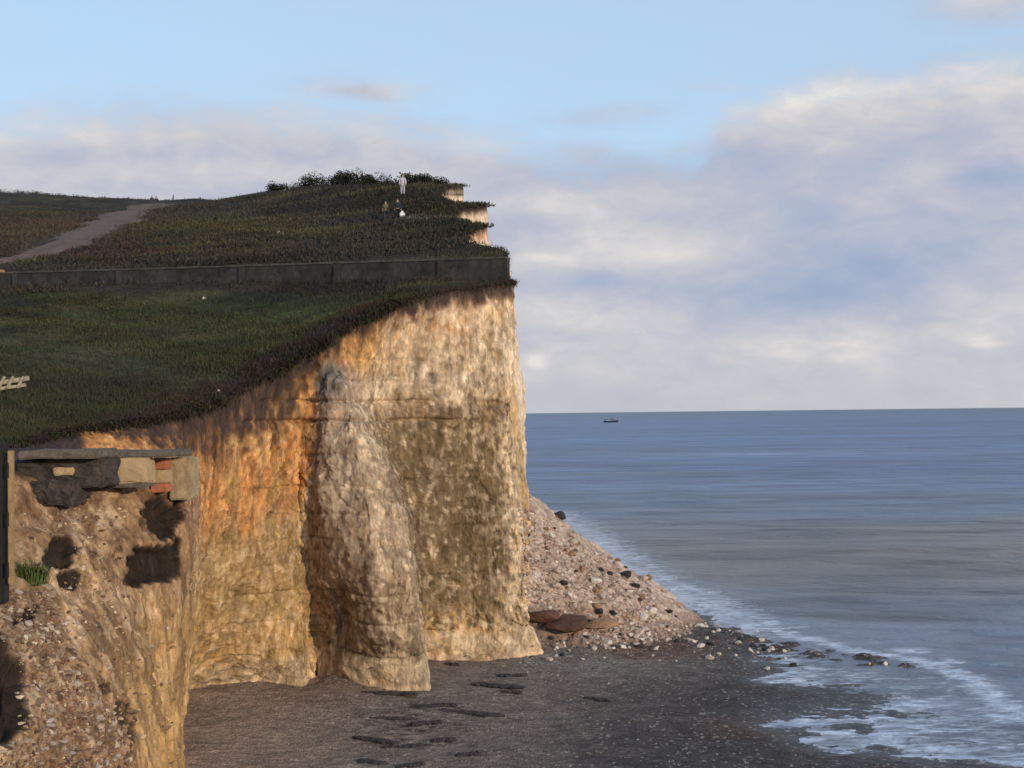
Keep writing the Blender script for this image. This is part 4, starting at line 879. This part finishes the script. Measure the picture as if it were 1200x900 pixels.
for px, lab in ((178, 'tiny distant walker on the skyline, left one of the far pair'), (183, 'tiny distant walker on the skyline, right one of the far pair')):
    q = P(px, 230, 193); l = drop(bv_top, q[0], 193); person(l, 1.7, 0, lab, c_gt, c_dark, h_dk, 'walk')

# ------------------------------------------------------------------ boat
M_HULL = simple('dark_blue_hull', (.02, .028, .045), .2, .4, .02, .5); M_CAB = simple('grey_cabin', (.16, .15, .16), .2, .4, .02, .6)
q = on_plane(716, 495, SEA); bt = empty('fishing_boat', (q[0], q[1], SEA)); tag(bt, 'small dark fishing boat with a wheelhouse far out near the horizon', 'boat')
L_ = 17*q[1]/FP; V = []; Fq = []; n = 13
for i in range(n):
    u = i/(n-1)*2-1; w_ = 2.0*L_/12*(1-max(0, u)**2.4)*(1 if u > -.9 else .85)+.02; sh = .85+.75*max(0, u)**2+.15*u*u
    V += [(u*L_/2, -w_, sh*L_/12*1.3), (u*L_/2, -w_*.7, -.4), (u*L_/2, w_*.7, -.4), (u*L_/2, w_, sh*L_/12*1.3)]
for i in range(n-1):
    a = 4*i; b = a+4; Fq += [[a, a+1, b+1, b], [a+1, a+2, b+2, b+1], [a+2, a+3, b+3, b+2], [a, b, b+3, a+3]]
Fq += [[0, 3, 2, 1], [4*n-4, 4*n-3, 4*n-2, 4*n-1]]
mesh_np('hull', V, Fq, M_HULL, False, parent=bt)
def bpart(nm, c, s_, mat): o = bevel_box(nm, (0, 0, 0), s_, mat, None, 0, .05); o.parent = bt; o.location = c; return o
k = L_/12
bpart('wheelhouse', (1.2*k, 0, 2.3*k), (2.8*k, 2*k, 2.2*k), M_CAB); bpart('mast', (-.6*k, 0, 3.4*k), (.16*k, .16*k, 4.4*k), M_CAB); bpart('derrick', (-3*k, 0, 3.0*k), (4.6*k, .14*k, .14*k), M_CAB); bpart('gantry', (-4.6*k, 0, 2.0*k), (.25*k, 2.4*k, 2*k), M_HULL)

# ------------------------------------------------------------------ light
SUN_AZ = math.radians(42)       # to the right of straight behind the camera
SUN_EL = math.radians(11)
to_sun = Vector((math.sin(SUN_AZ)*math.cos(SUN_EL), -math.cos(SUN_AZ)*math.cos(SUN_EL), math.sin(SUN_EL)))
ld = bpy.data.lights.new('sun', 'SUN'); ld.energy = 2.9; ld.angle = math.radians(.6); ld.color = (1.0, .82, .60)
sun = bpy.data.objects.new('sun', ld); COL.objects.link(sun); sun.rotation_euler = to_sun.to_track_quat('Z', 'Y').to_euler()
w = bpy.data.worlds.new('World'); S.world = w; w.use_nodes = True; t = NT(w.node_tree); bg = w.node_tree.nodes['Background']
sky = t.n('ShaderNodeTexSky', sky_type='NISHITA', sun_disc=False); sky.sun_elevation = SUN_EL; sky.sun_rotation = math.atan2(to_sun.x, to_sun.y); sky.air_density = 1.0; sky.dust_density = .6; sky.ozone_density = 1.0
dirv = t.n('ShaderNodeTexCoord').outputs['Generated']; sp_ = t.n('ShaderNodeSeparateXYZ'); t.set(sp_.inputs[0], dirv)
az = t.m('ARCTAN2', sp_.outputs[0], sp_.outputs[1]); el = t.m('ARCSINE', sp_.outputs[2])
nzc = t.noise(t.mapping(dirv, (1, 1, 2.6)), 7, 7, .58, .3, col=True); sepn = t.n('ShaderNodeSeparateColor'); t.set(sepn.inputs[0], nzc)
n1 = t.m('SUBTRACT', sepn.outputs[0], .5); n2 = t.m('SUBTRACT', sepn.outputs[1], .5); nfine = t.m('SUBTRACT', t.noise(t.mapping(dirv, (1, 1, 2.2)), 26, 6, .6, .4), .5)
def A(px): return math.atan((px-600)/FP)
def E(py): return (484-py)/FP
azw = t.m('ADD', az, t.m('MULTIPLY', n2, .09)); elw = t.m('ADD', el, t.m('MULTIPLY', n1, .045))
def blob(px, py, sx_, sy_, amp):
    a = t.m('DIVIDE', t.m('SUBTRACT', azw, A(px)), sx_/FP); b = t.m('DIVIDE', t.m('SUBTRACT', elw, E(py)), sy_/FP)
    r2 = t.m('ADD', t.m('MULTIPLY', a, a), t.m('MULTIPLY', b, b)); return t.m('MULTIPLY', t.m('EXPONENT', t.m('MULTIPLY', r2, -1)), amp)
def total(lst):
    o = None
    for q in lst:
        v = blob(*q); o = v if o is None else t.m('ADD', o, v)
    return o
# upper boundary of the cloud bank as a curve of azimuth
cur = t.n('ShaderNodeFloatCurve'); cp = cur.mapping.curves[0]
az0, az1 = A(-400), A(1600)
ptsc = [(-400, 150), (0, 150), (120, 135), (300, 128), (480, 142), (600, 168), (720, 182), (830, 178), (880, 130), (960, 108), (1100, 98), (1250, 92), (1600, 120)]
def cy_(py): return E(py)/.3
while len(cp.points) > 2: cp.points.remove(cp.points[1])
cp.points[0].location = (0, cy_(ptsc[0][1])); cp.points[1].location = (1, cy_(ptsc[-1][1]))
for px, py in ptsc[1:-1]: cp.points.new((A(px)-az0)/(az1-az0), cy_(py))
cur.mapping.update(); t.set(cur.inputs['Value'], t.mr(azw, az0, az1, 0, 1)); topel = t.m('MULTIPLY', cur.outputs[0], .3)
dlt = t.m('SUBTRACT', topel, elw)
cover = t.mr(t.m('ADD', dlt, t.m('MULTIPLY', nfine, .05)), -.022, .030, 0, .95)
cover.node.interpolation_type = 'SMOOTHSTEP'
extra = total([(420, 102, 70, 16, .75), (470, 108, 50, 12, .4), (1170, 48, 90, 22, .85), (700, 140, 90, 12, .45), (850, 112, 60, 8, .25)])
up = t.m('MULTIPLY', t.mr(el, .34, .6, 0, 1), t.mr(t.noise(dirv, 3.0, 5, .6), .48, .62, 0, .8))
cover = t.m('MAXIMUM', cover, t.m('MAXIMUM', t.m('MINIMUM', t.m('ADD', extra, t.m('MULTIPLY', n1, .3)), 1), up))
cover = t.m('MULTIPLY', cover, t.m('SUBTRACT', 1, t.m('MINIMUM', total([(820, 150, 50, 25, .3)]), 1)), clamp=True)
shade = total([(60, 165, 160, 20, .10), (330, 160, 160, 22, .06), (200, 212, 300, 13, .16), (120, 175, 260, 30, .07), (450, 160, 120, 22, .10), (520, 175, 90, 18, .12), (1000, 128, 160, 22, .26), (1180, 120, 120, 30, .20), (640, 235, 90, 14, .20), (760, 300, 100, 22, .34), (640, 310, 50, 12, .24), (690, 370, 80, 14, .30),
               (640, 425, 18, 10, .3), (905, 412, 45, 10, .26), (990, 414, 30, 8, .22), (1155, 412, 20, 8, .26), (1080, 400, 140, 20, .16),
               (850, 195, 200, 26, -.26), (1000, 250, 250, 45, -.22), (700, 335, 60, 12, -.16), (990, 330, 110, 40, -.34), (1110, 190, 70, 22, -.12), (1190, 232, 38, 24, -.40), (900, 345, 150, 28, -.16), (700, 205, 90, 16, -.16), (620, 270, 120, 14, -.10), (40, 205, 120, 20, -.10)])
sh = t.m('ADD', t.m('ADD', shade, .585), t.m('ADD', t.m('MULTIPLY', n2, .75), t.m('MULTIPLY', nfine, .62)), clamp=True)
def lin(*c): return tuple(((x/255)/12.92 if x/255 < .04045 else ((x/255+.055)/1.055)**2.4) for x in c)
ccol = t.ramp(sh, [(0, lin(152, 170, 200)), (.28, lin(170, 180, 202)), (.5, lin(188, 190, 204)), (.68, lin(204, 203, 208)), (.86, lin(222, 217, 215)), (1, lin(240, 232, 224))])
hz_ = t.mr(el, 0, .055, 1, 0); ccol = t.mix(t.m('MULTIPLY', hz_, .62), ccol, lin(196, 196, 201)+(1,))
K = .10
blue = t.mix(1.0, sky.outputs[0], (1.5, 1.7, 2.0, 1), 'MULTIPLY')
veil = lin(192, 220, 246)   # thin high haze over the blue
blue = t.mix(.7, blue, tuple(v/K for v in veil)+(1,))
sc = t.n('ShaderNodeMix', data_type='RGBA', blend_type='MULTIPLY'); sc.inputs[0].default_value = 1; t.set(sc.inputs[6], ccol); sc.inputs[7].default_value = (1/K, 1/K, 1/K, 1)
t.set(bg.inputs[0], t.mix(cover, blue, sc.outputs[2])); bg.inputs[1].default_value = K
w.cycles.sampling_method = 'MANUAL'; w.cycles.sample_map_resolution = 512

S.render.engine = 'CYCLES'; S.view_settings.view_transform = 'Standard'; S.view_settings.look = 'None'; S.view_settings.gamma = 1; S.view_settings.exposure = 0.0
S.render.resolution_x = 1024; S.render.resolution_y = 768
S.cycles.filter_width = 1.6; S.cycles.max_bounces = 3; S.cycles.diffuse_bounces = 2
